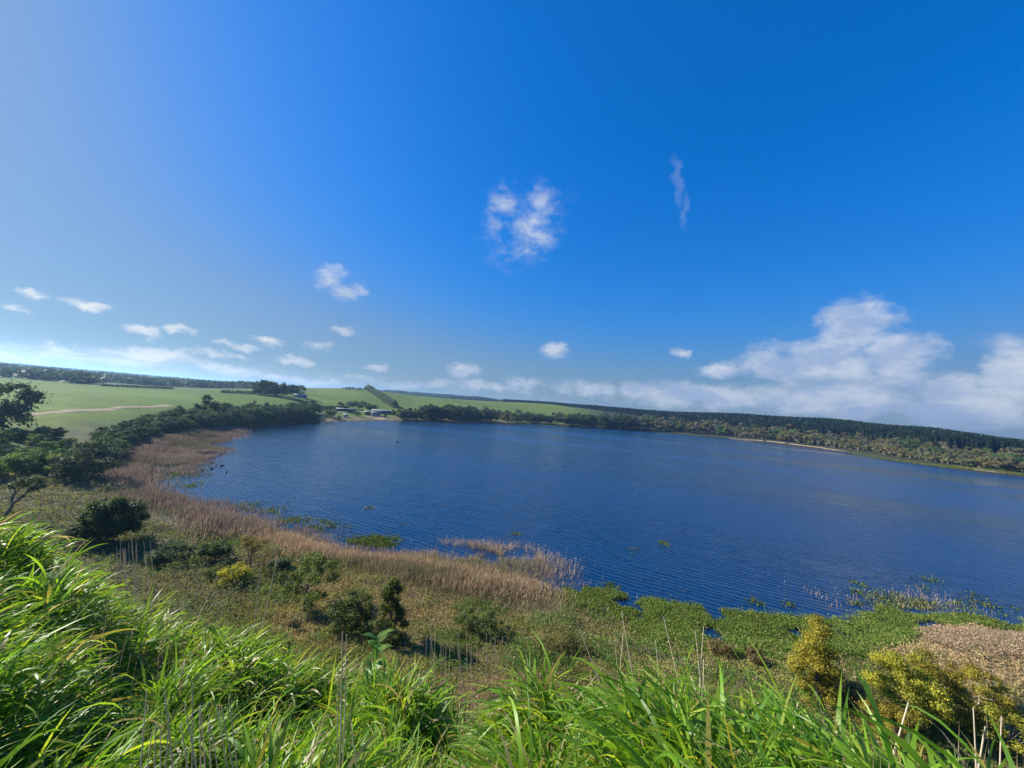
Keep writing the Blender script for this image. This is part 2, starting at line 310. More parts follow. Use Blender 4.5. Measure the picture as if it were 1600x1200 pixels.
# ground colour by place (albedo of what grows or lies there)
def mixc(a, b, t): return a*(1-t[:, None])+b*t[:, None]
def ground_colour(x, y, z, sd):
    r = np.hypot(x, y); a = np.arctan2(x, y); n = fbm(x*.06, y*.06); n2 = fbm(x*.7+5, y*.7); n3 = fbm(x*.008+3, y*.008+8)
    olive = np.array([.12, .12, .05]); brown = np.array([.19, .145, .085]); green = np.array([.055, .085, .025])
    c = mixc(np.tile(olive, (len(x), 1)), brown, ss(n, .45, .65)); c = mixc(c, green, ss(n2, .5, .7)*.6)
    marsh = np.array([.085, .09, .05]); c = mixc(c, marsh, ss(r, 45, 60)*ss(-a, .5, .7)*.8)
    field = np.array([.062, .125, .014]); field2 = np.array([.095, .145, .02])
    fc = mixc(np.tile(field, (len(x), 1)), field2, ss(n3, .4, .62)); fc = fc*(.88+.24*n2)[:, None]
    fc = mixc(fc, np.array([.12, .16, .024]), ss(a, -.35, .1)*.65)
    far = ss(sd, 14, 30)*ss(r, 95, 125); fc = fc*(.78+.44*fbm(x*.006+y*.0006, y*.035+9))[:, None]; c = mixc(c, fc, far)
    wood = np.array([.03, .045, .03]); c = mixc(c, wood, ss(r, 440, 520)*ss(-a, .45, .6)*ss(n, .3, .4)*(1-ss(r, 6000, 9000)*.3))
    c = mixc(c, np.array([.035, .04, .022]), ss(a, .12, .30)*ss(r, 200, 300))
    c = mixc(c, np.array([.028, .04, .026]), ss(r, 1250, 1350))
    c = mixc(c, np.array([.06, .055, .035]), (1-ss(sd, 0, 2.5)))                      # wet margin
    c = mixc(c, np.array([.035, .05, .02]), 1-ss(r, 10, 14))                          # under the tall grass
    pk = inzone(x, y, Z_PINK); c = mixc(c, np.array([.24, .17, .11]), 1-ss(pk, -1, 2))
    return c
az_f = np.radians(np.concatenate([np.arange(-180, -80, 4), np.arange(-80, 80.01, .17), np.arange(84, 180.1, 4)]))
rr = np.exp(np.linspace(math.log(.3), math.log(8900), 420))
A, RRg = np.meshgrid(az_f, rr, indexing='ij'); X = (np.sin(A)*RRg).ravel(); Y = (np.cos(A)*RRg).ravel()
SD = sdist(X, Y); Zt = height(X, Y, SD)
Zt[np.hypot(X, Y) > 8500] -= 250
na, nr = len(az_f), len(rr); I = np.arange(na*nr).reshape(na, nr)
Q = np.stack([I[:-1, :-1], I[:-1, 1:], I[1:, 1:], I[1:, :-1]], -1).reshape(-1, 4)
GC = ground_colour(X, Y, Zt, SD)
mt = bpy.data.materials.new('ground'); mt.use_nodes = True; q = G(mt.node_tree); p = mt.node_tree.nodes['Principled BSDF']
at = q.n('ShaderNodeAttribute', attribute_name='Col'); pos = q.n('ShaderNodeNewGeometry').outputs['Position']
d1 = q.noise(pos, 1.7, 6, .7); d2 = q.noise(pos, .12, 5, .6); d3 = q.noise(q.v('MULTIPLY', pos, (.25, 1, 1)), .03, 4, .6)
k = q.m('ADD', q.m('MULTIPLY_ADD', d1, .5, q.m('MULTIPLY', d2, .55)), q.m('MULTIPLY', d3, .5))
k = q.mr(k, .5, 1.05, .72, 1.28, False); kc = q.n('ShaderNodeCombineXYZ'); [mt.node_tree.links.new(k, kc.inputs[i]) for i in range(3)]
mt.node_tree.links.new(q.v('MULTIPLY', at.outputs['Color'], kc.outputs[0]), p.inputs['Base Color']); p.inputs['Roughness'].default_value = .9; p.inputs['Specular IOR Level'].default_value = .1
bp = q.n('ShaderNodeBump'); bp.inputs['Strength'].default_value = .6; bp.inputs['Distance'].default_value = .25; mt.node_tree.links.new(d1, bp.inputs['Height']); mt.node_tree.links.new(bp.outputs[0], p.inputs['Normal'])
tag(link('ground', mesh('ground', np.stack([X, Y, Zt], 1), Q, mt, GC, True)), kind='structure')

# ------------------------------------------------------------------ water
mw = bpy.data.materials.new('lake_water'); mw.use_nodes = True; t = mw.node_tree; q = G(t); p = t.nodes['Principled BSDF']
pos = q.n('ShaderNodeNewGeometry').outputs['Position']
p.inputs['IOR'].default_value = 1.7; p.inputs['Specular IOR Level'].default_value = .5
wv = q.n('ShaderNodeTexWave', wave_type='BANDS', bands_direction='X', wave_profile='SIN')
rotv = q.n('ShaderNodeVectorRotate', rotation_type='Z_AXIS'); t.links.new(pos, rotv.inputs['Vector']); rotv.inputs['Angle'].default_value = R(-63)
t.links.new(rotv.outputs[0], wv.inputs['Vector']); wv.inputs['Scale'].default_value = .36; wv.inputs['Distortion'].default_value = 5; wv.inputs['Detail'].default_value = 3; wv.inputs['Detail Scale'].default_value = .9; wv.inputs['Detail Roughness'].default_value = .6
n1 = q.noise(q.v('MULTIPLY', rotv.outputs[0], (1, .35, 1)), 1.5, 5, .6)
n2 = q.noise(q.v('MULTIPLY', rotv.outputs[0], (1, .45, 1)), .28, 4, .6)
gust = q.mr(q.noise(q.v('MULTIPLY', rotv.outputs[0], (1, .25, 1)), .018, 5, .6), .35, .68)
hgt = q.m('ADD', q.m('MULTIPLY', q.m('MULTIPLY', wv.outputs['Fac'], .055), q.mr(gust, 0, 1, .5, 1.0)), q.m('MULTIPLY_ADD', n1, .10, q.m('MULTIPLY', n2, .25)))
bp = q.n('ShaderNodeBump'); bp.inputs['Strength'].default_value = .9; bp.inputs['Distance'].default_value = 1.0; t.links.new(hgt, bp.inputs['Height']); t.links.new(bp.outputs[0], p.inputs['Normal'])
t.links.new(q.mr(gust, 0, 1, .05, .24), p.inputs['Roughness'])
t.links.new(q.mix(gust, (.001, .014, .046), (.002, .026, .085)), p.inputs['Base Color'])
xs = np.linspace(-160, 620, 60); ys = np.linspace(15, 640, 50); GX, GY = np.meshgrid(xs, ys, indexing='ij')
I = np.arange(3000).reshape(60, 50); Q = np.stack([I[:-1, :-1], I[1:, :-1], I[1:, 1:], I[:-1, 1:]], -1).reshape(-1, 4)
kp = sdist(GX, GY); keep = (kp[Q] < 25).any(1); Q = Q[keep]
tag(link('water', mesh('water', np.stack([GX.ravel(), GY.ravel(), np.zeros(3000)], 1), Q, mw, None, True)), kind='structure')

# ------------------------------------------------------------------ strips on the ground: dirt track, beaches
def strip(name, pts, w, mat, z0=.08, kind='structure', fn=None):
    P = np.array([place(a, b)[:2] for a, b in pts]); s = np.linspace(0, len(P)-1, 90)
    C = np.stack([np.interp(s, range(len(P)), P[:, 0]), np.interp(s, range(len(P)), P[:, 1])], 1)
    kr = np.ones(9)/9; C = np.stack([np.convolve(np.pad(C[:, i], 4, 'edge'), kr, 'valid') for i in (0, 1)], 1)
    tn = np.gradient(C, axis=0); tn /= np.linalg.norm(tn, axis=1)[:, None]; nn = np.stack([-tn[:, 1], tn[:, 0]], 1)
    ww = np.interp(s, np.linspace(0, len(P)-1, len(w)), w) if hasattr(w, '__len__') else np.full(90, w)
    ww = ww*(.8+.4*fbm(C[:, 0]*.1, C[:, 1]*.1)); V = []
    K = 9
    for j in range(K):
        o = (j/(K-1)-.5); q2 = C+nn*(ww*o)[:, None]; V.append(np.concatenate([q2, (np.maximum(height(q2[:, 0], q2[:, 1]), .02)+z0*(1 if 0 < j < K-1 else -.6))[:, None]], 1))
    V = np.stack(V, 1).reshape(-1, 3); I = np.arange(90*K).reshape(90, K)
    Q = np.stack([I[:-1, :-1], I[:-1, 1:], I[1:, 1:], I[1:, :-1]], -1).reshape(-1, 4)
    return tag(link(name, mesh(name, V, Q, mat, None, True)), kind=kind)
M_dirt = simple_mat('dirt', (.25, .19, .12), (.34, .27, .18), .4, .95, .2, .1)
M_sand = simple_mat('sand', (.26, .20, .135), (.35, .28, .19), .3, .95, .2, .1)
strip('dirt_track', [(30, 650), (60, 647), (120, 642), (180, 639), (230, 637), (268, 634)], 3.2, M_dirt, .12)
strip('beach', [(1130, 683.5), (1180, 688.3), (1230, 693.2), (1280, 699.5), (1325, 705.5)], [1, 4.5, 6, 5, 1], M_sand, .15)
strip('beach', [(1520, 735), (1545, 737), (1578, 740)], [1, 6, 1.5], M_sand, .15)
strip('beach', [(695, 658.6), (730, 659.2), (790, 661)], [1, 6, 1], M_sand, .15)
strip('beach', [(585, 656), (600, 655), (592, 652), (572, 648)], [6, 5, 4, 3], M_dirt, .12)
strip('path', [(470, 645.5), (500, 645), (540, 644), (575, 643)], 3, M_dirt, .12)

# ------------------------------------------------------------------ plant meshes
def tube(path, rad, n=6):
    path = np.asarray(path, float); K = len(path); tn = np.gradient(path, axis=0); tn /= np.linalg.norm(tn, axis=1)[:, None]+1e-9
    ref = np.where(np.abs(tn[:, 2:3]) > .9, [[1, 0, 0]], [[0, 0, 1]]); a = np.cross(tn, ref); a /= np.linalg.norm(a, axis=1)[:, None]; b = np.cross(tn, a)
    th = np.arange(n)/n*2*math.pi; rad = np.asarray(rad)[:, None, None]
    V = path[:, None]+rad*(np.cos(th)[None, :, None]*a[:, None]+np.sin(th)[None, :, None]*b[:, None]); V = V.reshape(-1, 3)
    i = np.arange(K-1)[:, None]*n; j = np.arange(n)[None]; j2 = (j+1) % n
    Q = np.stack([i+j, i+j2, i+n+j2, i+n+j], -1).reshape(-1, 4); return V, Q
def join(parts):
    V = []; Fs = []; o = 0
    for v, f in parts: V.append(v); Fs.append(f+o); o += len(v)
    return np.concatenate(V), np.concatenate(Fs)
def leaf_quads(C, N, size, rng, aspect=1.6):
    """quads centred at C with normals about N"""
    n = len(C); N = N+rng.normal(0, .55, (n, 3)); N /= np.linalg.norm(N, axis=1)[:, None]+1e-9
    t = np.cross(N, rng.normal(0, 1, (n, 3))); t /= np.linalg.norm(t, axis=1)[:, None]+1e-9; b = np.cross(N, t)
    s = (size*rng.uniform(.6, 1.4, n))[:, None]; t = t*s*aspect*.5; b = b*s*.5
    V = np.stack([C-t, C-b*.9, C+t, C+b*.9], 1).reshape(-1, 3)
    return V, np.arange(4*n).reshape(n, 4)
def crown_pts(blobs, rng, count, shell=.75):
    B = np.array(blobs); wgt = B[:, 3]**2; k = rng.choice(len(B), count, p=wgt/wgt.sum()); d = rng.normal(0, 1, (count, 3)); d /= np.linalg.norm(d, axis=1)[:, None]
    rr_ = np.abs(rng.normal(.72, .30, count))
    C = B[k, :3]+d*(B[k, 3]*rr_)[:, None]*[1, 1, .72]
    return C, d*[1, 1, .8]+[0, 0, .35], k
PAL = {
 'dark': [(.050, .084, .030), (.076, .118, .037), (.037, .064, .026)],
 'mid': [(.083, .143, .033), (.112, .180, .045), (.060, .105, .030)],
 'light': [(.149, .216, .047), (.189, .257, .054), (.108, .162, .041)],
 'olive': [(.142, .135, .051), (.189, .169, .065), (.101, .105, .041)],
 'grey': [(.130, .130, .078), (.169, .163, .104), (.091, .098, .055)],
 'gold': [(.28, .25, .033), (.35, .30, .04), (.17, .18, .032)],
 'yellow': [(.42, .37, .035), (.33, .31, .04), (.120, .150, .030)],
 'pine': [(.021, .041, .021), (.032, .057, .025), (.014, .030, .016)],
 'bluish': [(.069, .098, .058), (.098, .127, .069), (.049, .078, .049)],
 'brown': [(.169, .124, .058), (.208, .156, .078), (.117, .104, .046)],
 'sage': [(.095, .125, .035), (.125, .155, .045), (.07, .09, .03)],
}
def leaf_cols(n, pal, rng, k=None):
    P = np.array(PAL[pal]); c = P[rng.choice(len(P), n, p=[.5, .3, .2])]*rng.uniform(.8, 1.25, (n, 1))
    if k is not None: bb = rng.uniform(.75, 1.3, 200); c = c*bb[k % 200][:, None]
    return np.repeat(c, 4, 0)
def tree_proto(seed, pal='dark', ht=10., width=8., base=.3, nb=14, leaves=1600, lsize=.45, shape='round', mat=None, trunk=.22, lean=0., bark=None, br=None, limbs=True):
    rng = np.random.default_rng(seed); blobs = []; parts = []
    for i in range(nb):
        t = rng.uniform(0, 1); a = i*2.4+rng.uniform(-.5, .5)
        if shape == 'cone': z = base+(1-base)*t*.93; w = (1-t)**.8*.9+.06
        elif shape == 'column': z = base+(1-base)*t*.9; w = (.55+.45*math.sin(min(1, t*1.1+.15)*math.pi))*.75
        elif shape == 'umbrella': z = .62+.26*t; w = .95-.5*t
        else: z = base+(1-base)*(.12+.74*t); w = math.sqrt(max(.05, 1-((t-.38)/.68)**2))
        rad = width/2*w*rng.uniform(.25, 1.0); b = br*rng.uniform(.6, 1.35) if br else width*.5*rng.uniform(.22, .46)*(w*.6+.4)
        blobs.append((math.cos(a)*rad+lean*z*ht, math.sin(a)*rad, z*ht, b))
    C, N, k = crown_pts(blobs, rng, leaves)
    C[:, 2] = np.maximum(C[:, 2], ht*.03)
    V, Fq = leaf_quads(C, N, lsize, rng); crown = mesh('crown', V, Fq, mat or M_leaf, leaf_cols(len(C), pal, rng, k))
    top = .75 if shape in ('cone', 'column') else .55
    z = np.linspace(-.05, 1, 7); path = np.stack([lean*z*top*ht+np.sin(z*4+seed)*.025*ht*z, np.cos(z*3+seed)*.02*ht*z, z*top*ht], 1)
    parts.append(tube(path, trunk*(1-.7*z)))
    if limbs:
        for b in blobs[:min(nb, 11)]:
            s = np.linspace(0, 1, 5); p0 = path[2+int(rng.integers(0, 3))]; e = np.array(b[:3]); mid = (p0+e)/2+[0, 0, -.03*ht]
            pp = (1-s)[:, None]**2*p0+2*(s*(1-s))[:, None]*mid+(s**2)[:, None]*e; parts.append(tube(pp, trunk*.42*(1-.75*s), 5))
    V, Fq = join(parts); tr = mesh('trunk', V, Fq, bark or M_bark, None, True)
    return crown, tr, ht
def put_tree(proto, name, x, y, z, ht, label, cat, group=None, rot=None, wid=1., parts=True):
    crown, tr, h0 = proto; s = ht/h0
    e = link(name, None); e.location = (x, y, z-.05); e.rotation_euler = (0, 0, random.uniform(0, 6.28) if rot is None else rot); e.scale = (s*wid, s*wid, s)
    link('crown', crown, e); link('trunk', tr, e); tag(e, label, cat, group); return e
P_DARK = [tree_proto(10+i, 'dark', 10, 8.5+i % 3, .04, 24, 3600, .36, mat=M_far) for i in range(3)]
P_BLU = [tree_proto(20+i, 'bluish', 10, 9+i % 3, .06, 24, 3600, .36, mat=M_far, bark=M_bark) for i in range(3)]
P_MID = [tree_proto(30+i, 'mid', 10, 10, .04, 22, 3400, .38, mat=M_far) for i in range(3)]
P_LIGHT = [tree_proto(40+i, 'light', 10, 10.5, .06, 22, 3400, .38, mat=M_far) for i in range(2)]
P_OLIVE = [tree_proto(50+i, 'olive', 10, 8+i % 3, .06, 13, 2000, .40, mat=M_far, bark=M_palebark) for i in range(4)]
P_GREY = [tree_proto(60+i, 'grey', 10, 8+i % 2, .08, 12, 1800, .40, mat=M_far, bark=M_palebark) for i in range(3)]
P_UMB = [tree_proto(70+i, 'dark', 10, 9, .5, 12, 2200, .36, shape='umbrella', mat=M_far) for i in range(2)]
P_ALL = dict(dark=P_DARK, bluish=P_BLU, mid=P_MID, light=P_LIGHT, olive=P_OLIVE, grey=P_GREY, umb=P_UMB)

def interp(pts, x): return float(np.interp(x, [a for a, b in pts], [b for a, b in pts]))
def belt(n, x0, x1, front, back, hm, mix, name, cat, labels, group, wid=(.8, 1.25), pow_=1.3, seed=1):
    """individual trees between two lines seen from the lookout; labels[kind]"""
    rg = random.Random(seed); c = 0
    for i in range(n):
        px = x0+(x1-x0)*(i+rg.random())/n; f, b = interp(front, px), interp(back, px)
        py = f+(b-f)*rg.random()**pow_ if i % 3 else f+(b-f)*.05*rg.random()
        w = place(px, py)
        if w is None or sdist([w[0]], [w[1]])[0] < 1.2: continue
        kind = rg.choices([k for k, _ in mix], [v for _, v in mix])[0]
        ht = interp(hm, px)*rg.uniform(.72, 1.25)
        put_tree(rg.choice(P_ALL[kind]), name, w[0], w[1], w[2], ht, lab(labels[kind], ht/interp(hm, px), py, f, b), cat, group+': '+lab(kind_word[kind], ht/interp(hm, px), py, f, b), wid=rg.uniform(*wid)); c += 1
    return c
def lab(t, rel, py, f, b):
    size = 'tall ' if rel > 1.08 else 'low ' if rel < .86 else ''
    return size+t+(', front row' if py >= f-(f-b)*.12 else ', back row' if py < f-(f-b)*.5 else '')
kind_word = dict(dark='dark green', bluish='deep blue green', mid='mid green', light='light green', olive='olive', grey='greyish', umb='flat topped')
NT = {}
# left shore belt
L1f = [(150, 742), (178, 712), (200, 694), (250, 681), (300, 674), (350, 667), (400, 661.5), (440, 659.5), (487, 655.5)]
L1b = [(150, 690), (200, 668), (260, 655), (300, 650), (350, 647), (400, 646), (450, 645), (487, 643)]
NT['L1'] = belt(150, 150, 487, L1f, L1b, [(150, 3.0), (200, 3.5), (300, 5.2), (400, 6.8), (487, 8.8)], [('dark', 5), ('bluish', 3), ('mid', 2)], 'shore_tree', 'tree',
 dict(dark='dark green rounded tree in the thicket behind the left bank reeds', bluish='deep blue green tree in the thicket behind the left bank reeds', mid='mid green bushy tree in the thicket behind the left bank reeds'), 'thicket on the left bank', (1.0, 1.5), seed=2)
NT['L2'] = belt(26, -60, 150, [(-60, 760), (0, 745), (60, 742), (150, 745)], [(-60, 700), (0, 690), (150, 690)], [(0, 2.8), (150, 3.4)], [('dark', 2), ('mid', 5), ('light', 2)], 'marsh_shrub', 'shrub',
 dict(dark='dark green rounded shrub on the far edge of the left marsh', mid='mid green rounded shrub on the far edge of the left marsh', light='pale yellow green shrub on the far edge of the left marsh'), 'shrubs along the marsh edge', (.9, 1.2), seed=3)
NT['L3'] = belt(13, -80, 100, [(-80, 705), (0, 695), (100, 685)], [(-80, 668), (0, 664), (100, 672)], [(0, 3), (100, 2.8)], [('dark', 3), ('mid', 5)], 'slope_shrub', 'shrub',
 dict(dark='dark green shrub below the dirt track by the big tree', mid='mid green shrub below the dirt track by the big tree'), 'shrubs below the dirt track', (.9, 1.3), seed=4)
# far shore
Cf = [(622, 656), (650, 656.5), (750, 659), (800, 660.5), (850, 661.5), (900, 665), (950, 668.5), (1012, 672)]
Cb = [(622, 651), (650, 650), (750, 652), (800, 654), (850, 657), (900, 660), (950, 663), (1012, 666)]
NT['C'] = belt(115, 622, 1012, Cf, Cb, [(622, 7.5), (665, 12.5), (760, 13.5), (790, 11), (900, 13.5), (950, 17), (1012, 18)], [('dark', 4), ('bluish', 4), ('olive', 1.3), ('grey', 1)], 'shore_tree', 'tree',
 dict(dark='dark green tree in the waterside belt below the green hill', bluish='deep blue green tree in the waterside belt below the green hill', olive='olive tree in the waterside belt below the green hill', grey='greyish tree in the waterside belt below the green hill'), 'belt below the green hill', (.8, 1.15), seed=5)
# right shore, three stretches
Df = [(1000, 670), (1050, 673.5), (1150, 682), (1200, 687), (1300, 699), (1400, 714), (1500, 728), (1600, 740), (1660, 748)]
Db = [(1000, 665), (1050, 666), (1150, 668), (1200, 670), (1300, 679), (1400, 690), (1500, 701), (1600, 712), (1660, 722)]
hD = [(1000, 17), (1100, 15.5), (1200, 13.5), (1300, 11), (1400, 9.5), (1500, 8.5), (1600, 8.5), (1700, 9)]
mixD = [('olive', 5), ('grey', 3), ('mid', 1), ('dark', 1.2)]
def dl(t): return dict(olive='olive eucalypt '+t, grey='greyish eucalypt '+t, mid='mid green tree '+t, dark='dark green tree '+t)
NT['D1'] = belt(60, 1000, 1140, Df, Db, hD, mixD, 'eucalyptus_tree', 'tree', dl('in the shore belt left of the sandy beach'), 'shore belt left of the beach', seed=6)
NT['D2'] = belt(80, 1140, 1330, Df, Db, hD, mixD, 'eucalyptus_tree', 'tree', dl('in the shore belt behind the long sandy beach'), 'shore belt behind the beach', seed=7)
NT['D3'] = belt(120, 1330, 1660, Df, Db, hD, mixD, 'eucalyptus_tree', 'tree', dl('in the shore belt behind the grassy margin'), 'shore belt behind the grassy margin', seed=8)
print('belt trees', NT)
def single(kind, name, px, py, hpx, label, cat='tree', group=None, wid=1., v=0, rot=None):
    w = place(px, py); protos = P_ALL[kind]
    return put_tree(protos[v % len(protos)], name, w[0], w[1], w[2], hpx*w[3]/F, label, cat, group, rot, wid)
single('bluish', 'big_tree', 4, 672, 82, 'big dark spreading tree at the left edge above the marsh', wid=.95, v=1)
single('dark', 'spreading_tree', 320, 652, 38, 'dark tree standing taller than the left bank thicket', wid=.9, v=0)
single('bluish', 'spreading_tree', 395, 650, 26, 'rounded tree rising from the left bank thicket below the tree row', wid=.8, v=0)
single('bluish', 'marsh_tree', 133, 748, 62, 'large dull green willow like tree where reeds meet the marsh', wid=1.1, v=1)
single('light', 'bright_shrub', 45, 728, 32, 'bright lime green shrub on the left marsh edge', 'shrub', wid=1.2)
single('light', 'bright_shrub', 25, 735, 28, 'smaller lime green shrub left of the bright marsh shrub', 'shrub', wid=1.1, v=1)
single('mid', 'round_shrub', 72, 742, 36, 'round green shrub with dark shaded side by the marsh', 'shrub', wid=1.1)
# farm clump, row of trees, skyline trees, park trees
for i, (a, b, hh, k) in enumerate([(401, 617, 21, 'bluish'), (410, 618, 23, 'umb'), (421, 619, 23, 'dark'), (431, 620, 22, 'bluish'), (440, 621, 21, 'umb'), (449, 621, 22, 'bluish'), (458, 621, 20, 'umb'), (467, 620, 18, 'bluish'), (415, 617, 20, 'bluish'), (445, 619, 19, 'dark')]):
    single(k, "gum_tree", a, b, hh*1.12, kind_word[k].capitalize()+' gum tree in the clump sheltering the farm shed', group='farm clump ('+kind_word[k]+')', wid=.95, v=i)
for i in range(13): single('dark', 'row_tree', 347+i*5.6, 614.6+i*.22, 6.5, 'small dark tree in the straight row beside the farm clump', group='row of small trees', wid=1., v=i)
for i, (a, hh) in enumerate([(536, 3), (541, 4), (546, 4.5), (552, 4.5), (558, 3.8), (563, 4), (569, 4), (573, 7), (579, 5.5)]):
    single('dark', 'skyline_tree', a, 608.3+(a-536)*.035, hh, 'dark tree on the hill crest beside the top of the hedge', group='trees on the crest', wid=1.3, v=i)
for a, b, hh, k, l in [(492, 646, 9, 'dark', 'small dark tree at the left end of the lakeside lawn'), (501, 645, 10, 'mid', 'green tree left of the pale lakeside trees'), (512, 652, 14, 'light', 'broad light green tree at the left of the lakeside lawn'), (520, 651, 11, 'light', 'second light green tree beside the broad one on the lawn'),
    (531, 642, 14, 'umb', 'flat topped tree standing above the low park hedge'), (558, 651, 10, 'light', 'round light green tree alone on the lakeside lawn'), (548, 638, 13, 'bluish', 'deep green tree at the left of the clump behind the cabins'), (560, 640, 15, 'bluish', 'tallest tree in the clump behind the cabins'), (568, 640, 14, 'umb', 'flat topped tree in the clump behind the cabins'), (576, 642, 13, 'dark', 'dark tree directly behind the white cabin'), (584, 643, 12, 'dark', 'dark tree at the right end of the clump behind the cabins'), (530, 655, 6, 'dark', 'low dark bush at the water on the lakeside lawn'), (602, 652, 6, 'dark', 'low dark bush right of the pale cabin'), (615, 650, 12, 'dark', 'rounded dark tree at the foot of the hedge'), (633, 652, 14, 'mid', 'green tree right of the foot of the hedge'), (629, 655, 8, 'dark', 'small dark cone shaped tree at the waterside')]:
    single(k, 'park_tree', a, b, hh, l, wid=1., v=int(a))
for i, a in enumerate(range(488, 545, 6)): single('dark', 'hedge_tree', a, 640.2, 7, 'low dark tree in the row behind the lakeside lawn', group='row behind the lawn', wid=1.7, v=i)

# the tall windbreak hedge down the hill
def hedge():
    rng = np.random.default_rng(5); a = np.array(place(574, 609.8)[:2]); b = np.array(place(617, 638)[:2]); n = 9000
    t = rng.uniform(0, 1, n); side = rng.uniform(-1, 1, n); d = (b-a); L = np.linalg.norm(d); d /= L; nn = np.array([-d[1], d[0]])
    hgt = 7.5+2.5*fbm(t*26, t*0+3); wd = 3.2+1.2*fbm(t*30, t*0+8)
    k = rng.uniform(0, 1, n)**.7; z = hgt*k; s = side*wd*np.sqrt(1-k**4)
    xy = a+np.outer(t*L, d)+np.outer(s, nn); C = np.column_stack([xy, height(xy[:, 0], xy[:, 1])+z])
    N = np.column_stack([nn[0]*np.sign(side), nn[1]*np.sign(side), k*1.2]); V, Fq = leaf_quads(C, N, .9, rng)
    o = link('windbreak_hedge', mesh('windbreak_hedge', V, Fq, M_far, leaf_cols(n, 'dark', rng))); tag(o, 'tall dark hedge running straight down the green hill', 'hedge')
hedge()

# pines: an irregular cone of drooping branch clumps
def pine_proto(seed, n=260, cards=.9):
    rng = np.random.default_rng(seed); t = rng.uniform(0, 1, n)**.8; z = 1.6+t*10.6; a = rng.uniform(0, 6.28, n)
    lay = .75+.35*np.sin(t*34+seed); rad = (2.3*(1-t)**.75+.15)*lay*rng.uniform(.55, 1.05, n)
    C = np.column_stack([np.cos(a)*rad, np.sin(a)*rad, z-rad*.15]); N = np.column_stack([np.cos(a)*.7, np.sin(a)*.7, np.full(n, .8)])
    return leaf_quads(C, N, cards, rng)+(leaf_cols(n, 'pine', rng),)
PP = []
for i in range(4):
    V, Fq, c = pine_proto(90+i, 420, .75); PP.append(mesh('pine_tree', V, Fq, M_far, c))
def pine_zone():
    rng = random.Random(11); out = []
    front = [(775, 627.5), (860, 631), (900, 636), (950, 642.5), (1000, 648), (1040, 653), (1060, 660), (1150, 671), (1300, 682), (1400, 692), (1500, 702), (1600, 713), (1660, 721)]
    for x in np.arange(786, 1665, 2.0):
        f = interp(front, x)
        a0, _ = azel(x, 571+.082*x)
        w = place(x, f) if x > 1035 else None
        if w is None and x > 1035: continue
        rs = math.hypot(w[0], w[1]) if w else interp([(786, 1040), (860, 1010), (900, 960), (950, 880), (985, 840), (1035, 800)], x); rend = interp([(786, 1120), (900, 1060), (1050, 1000), (1150, 950), (1300, 850), (1450, 720), (1660, 660)], x)
        r = rs
        while r < rend:
            aa = a0+rng.uniform(-.0017, .0017)*1.3; rj = r+rng.uniform(-1.8, 1.8); out.append((math.sin(aa)*rj, math.cos(aa)*rj, r-rs, x)); r += 5.5
    return out
pz = pine_zone(); XY = np.array([(a, b) for a, b, _, _ in pz]); ZZ = height(XY[:, 0], XY[:, 1])
order = sorted(range(len(pz)), key=lambda i: pz[i][2]); near = [i for i in order if pz[i][2] < 14]; random.Random(3).shuffle(near)
first = sorted(near, key=lambda i: math.hypot(*XY[i]))[:290]; fs = set(first)
print('pines', len(pz), len(near))
for j, i in enumerate(first):
    o = link('pine_tree', PP[j % 4]); o.location = (XY[i, 0], XY[i, 1], ZZ[i]-.2); s = random.uniform(.8, 1.08); o.scale = (s, s, s); o.rotation_euler.z = random.uniform(0, 6)
    tag(o, 'dark pine on the front edge of the plantation above the shore eucalypts', 'pine', 'pines on the plantation edge')
rest = [i for i in range(len(pz)) if i not in fs]; Vs = []; Cs = []
LP = [pine_proto(120+i, 64, 1.7) for i in range(6)]
for i in rest:
    V, _, c = LP[i % 6]; th = (i*2.399) % 6.28; s = .82+.3*((i*.618) % 1); ca, sa = math.cos(th)*s, math.sin(th)*s
    Vs.append(np.column_stack([V[:, 0]*ca-V[:, 1]*sa+XY[i, 0], V[:, 0]*sa+V[:, 1]*ca+XY[i, 1], V[:, 2]*s+ZZ[i]-.2])); Cs.append(c*(.8+.4*((i*.377) % 1)))
V = np.concatenate(Vs); tag(link('pine_plantation', mesh('pine_plantation', V, np.arange(len(V)).reshape(-1, 4), M_far, np.concatenate(Cs))), 'dark pine plantation covering the long low ridge on the right', 'pine forest', kind='stuff')

# far woods that read as one mass
def woods(name, label, spec, pal, seed):
    rng = np.random.default_rng(seed); Cs = []; S = []
    for a0, a1, rmin, rmax, n, hh, sz, dens in spec:
        a = rng.uniform(a0, a1, n); r = np.exp(rng.uniform(math.log(rmin), math.log(rmax), n)); x = np.sin(a)*r; y = np.cos(a)*r
        ok = fbm(x*.006+seed, y*.006) > dens; x, y, r = x[ok], y[ok], r[ok]; z = height(x, y); k = len(x)
        m_ = 9
        for j in range(m_):
            f = sz*(r/rmin)**.5; Cs.append(np.column_stack([x+rng.normal(0, 1, k)*f, y+rng.normal(0, 1, k)*f, z+hh*rng.uniform(.15, 1, k)*(.6+.4*fbm(x*.05, y*.05)*1.6)])); S.append(f*1.1)
    C = np.concatenate(Cs); N = np.tile([0, 0, .6], (len(C), 1))+rng.normal(0, .4, (len(C), 3)); V, Fq = leaf_quads(C, N, np.concatenate(S), rng)
    tag(link(name, mesh(name, V, Fq, M_far, leaf_cols(len(C), pal, rng))), label, 'woodland', kind='stuff')
azp = lambda x: azel(x, 571+.082*x)[0]
woods('distant_woods', 'hazy blue green woods across the plain on the far left', [(azp(-150), azp(150), 380, 700, 700, 7, 2.2, .52), (azp(-150), azp(400), 560, 1500, 3000, 8, 3, .45), (azp(-150), azp(420), 1500, 5000, 4500, 9, 6, .40)], 'bluish', 31)
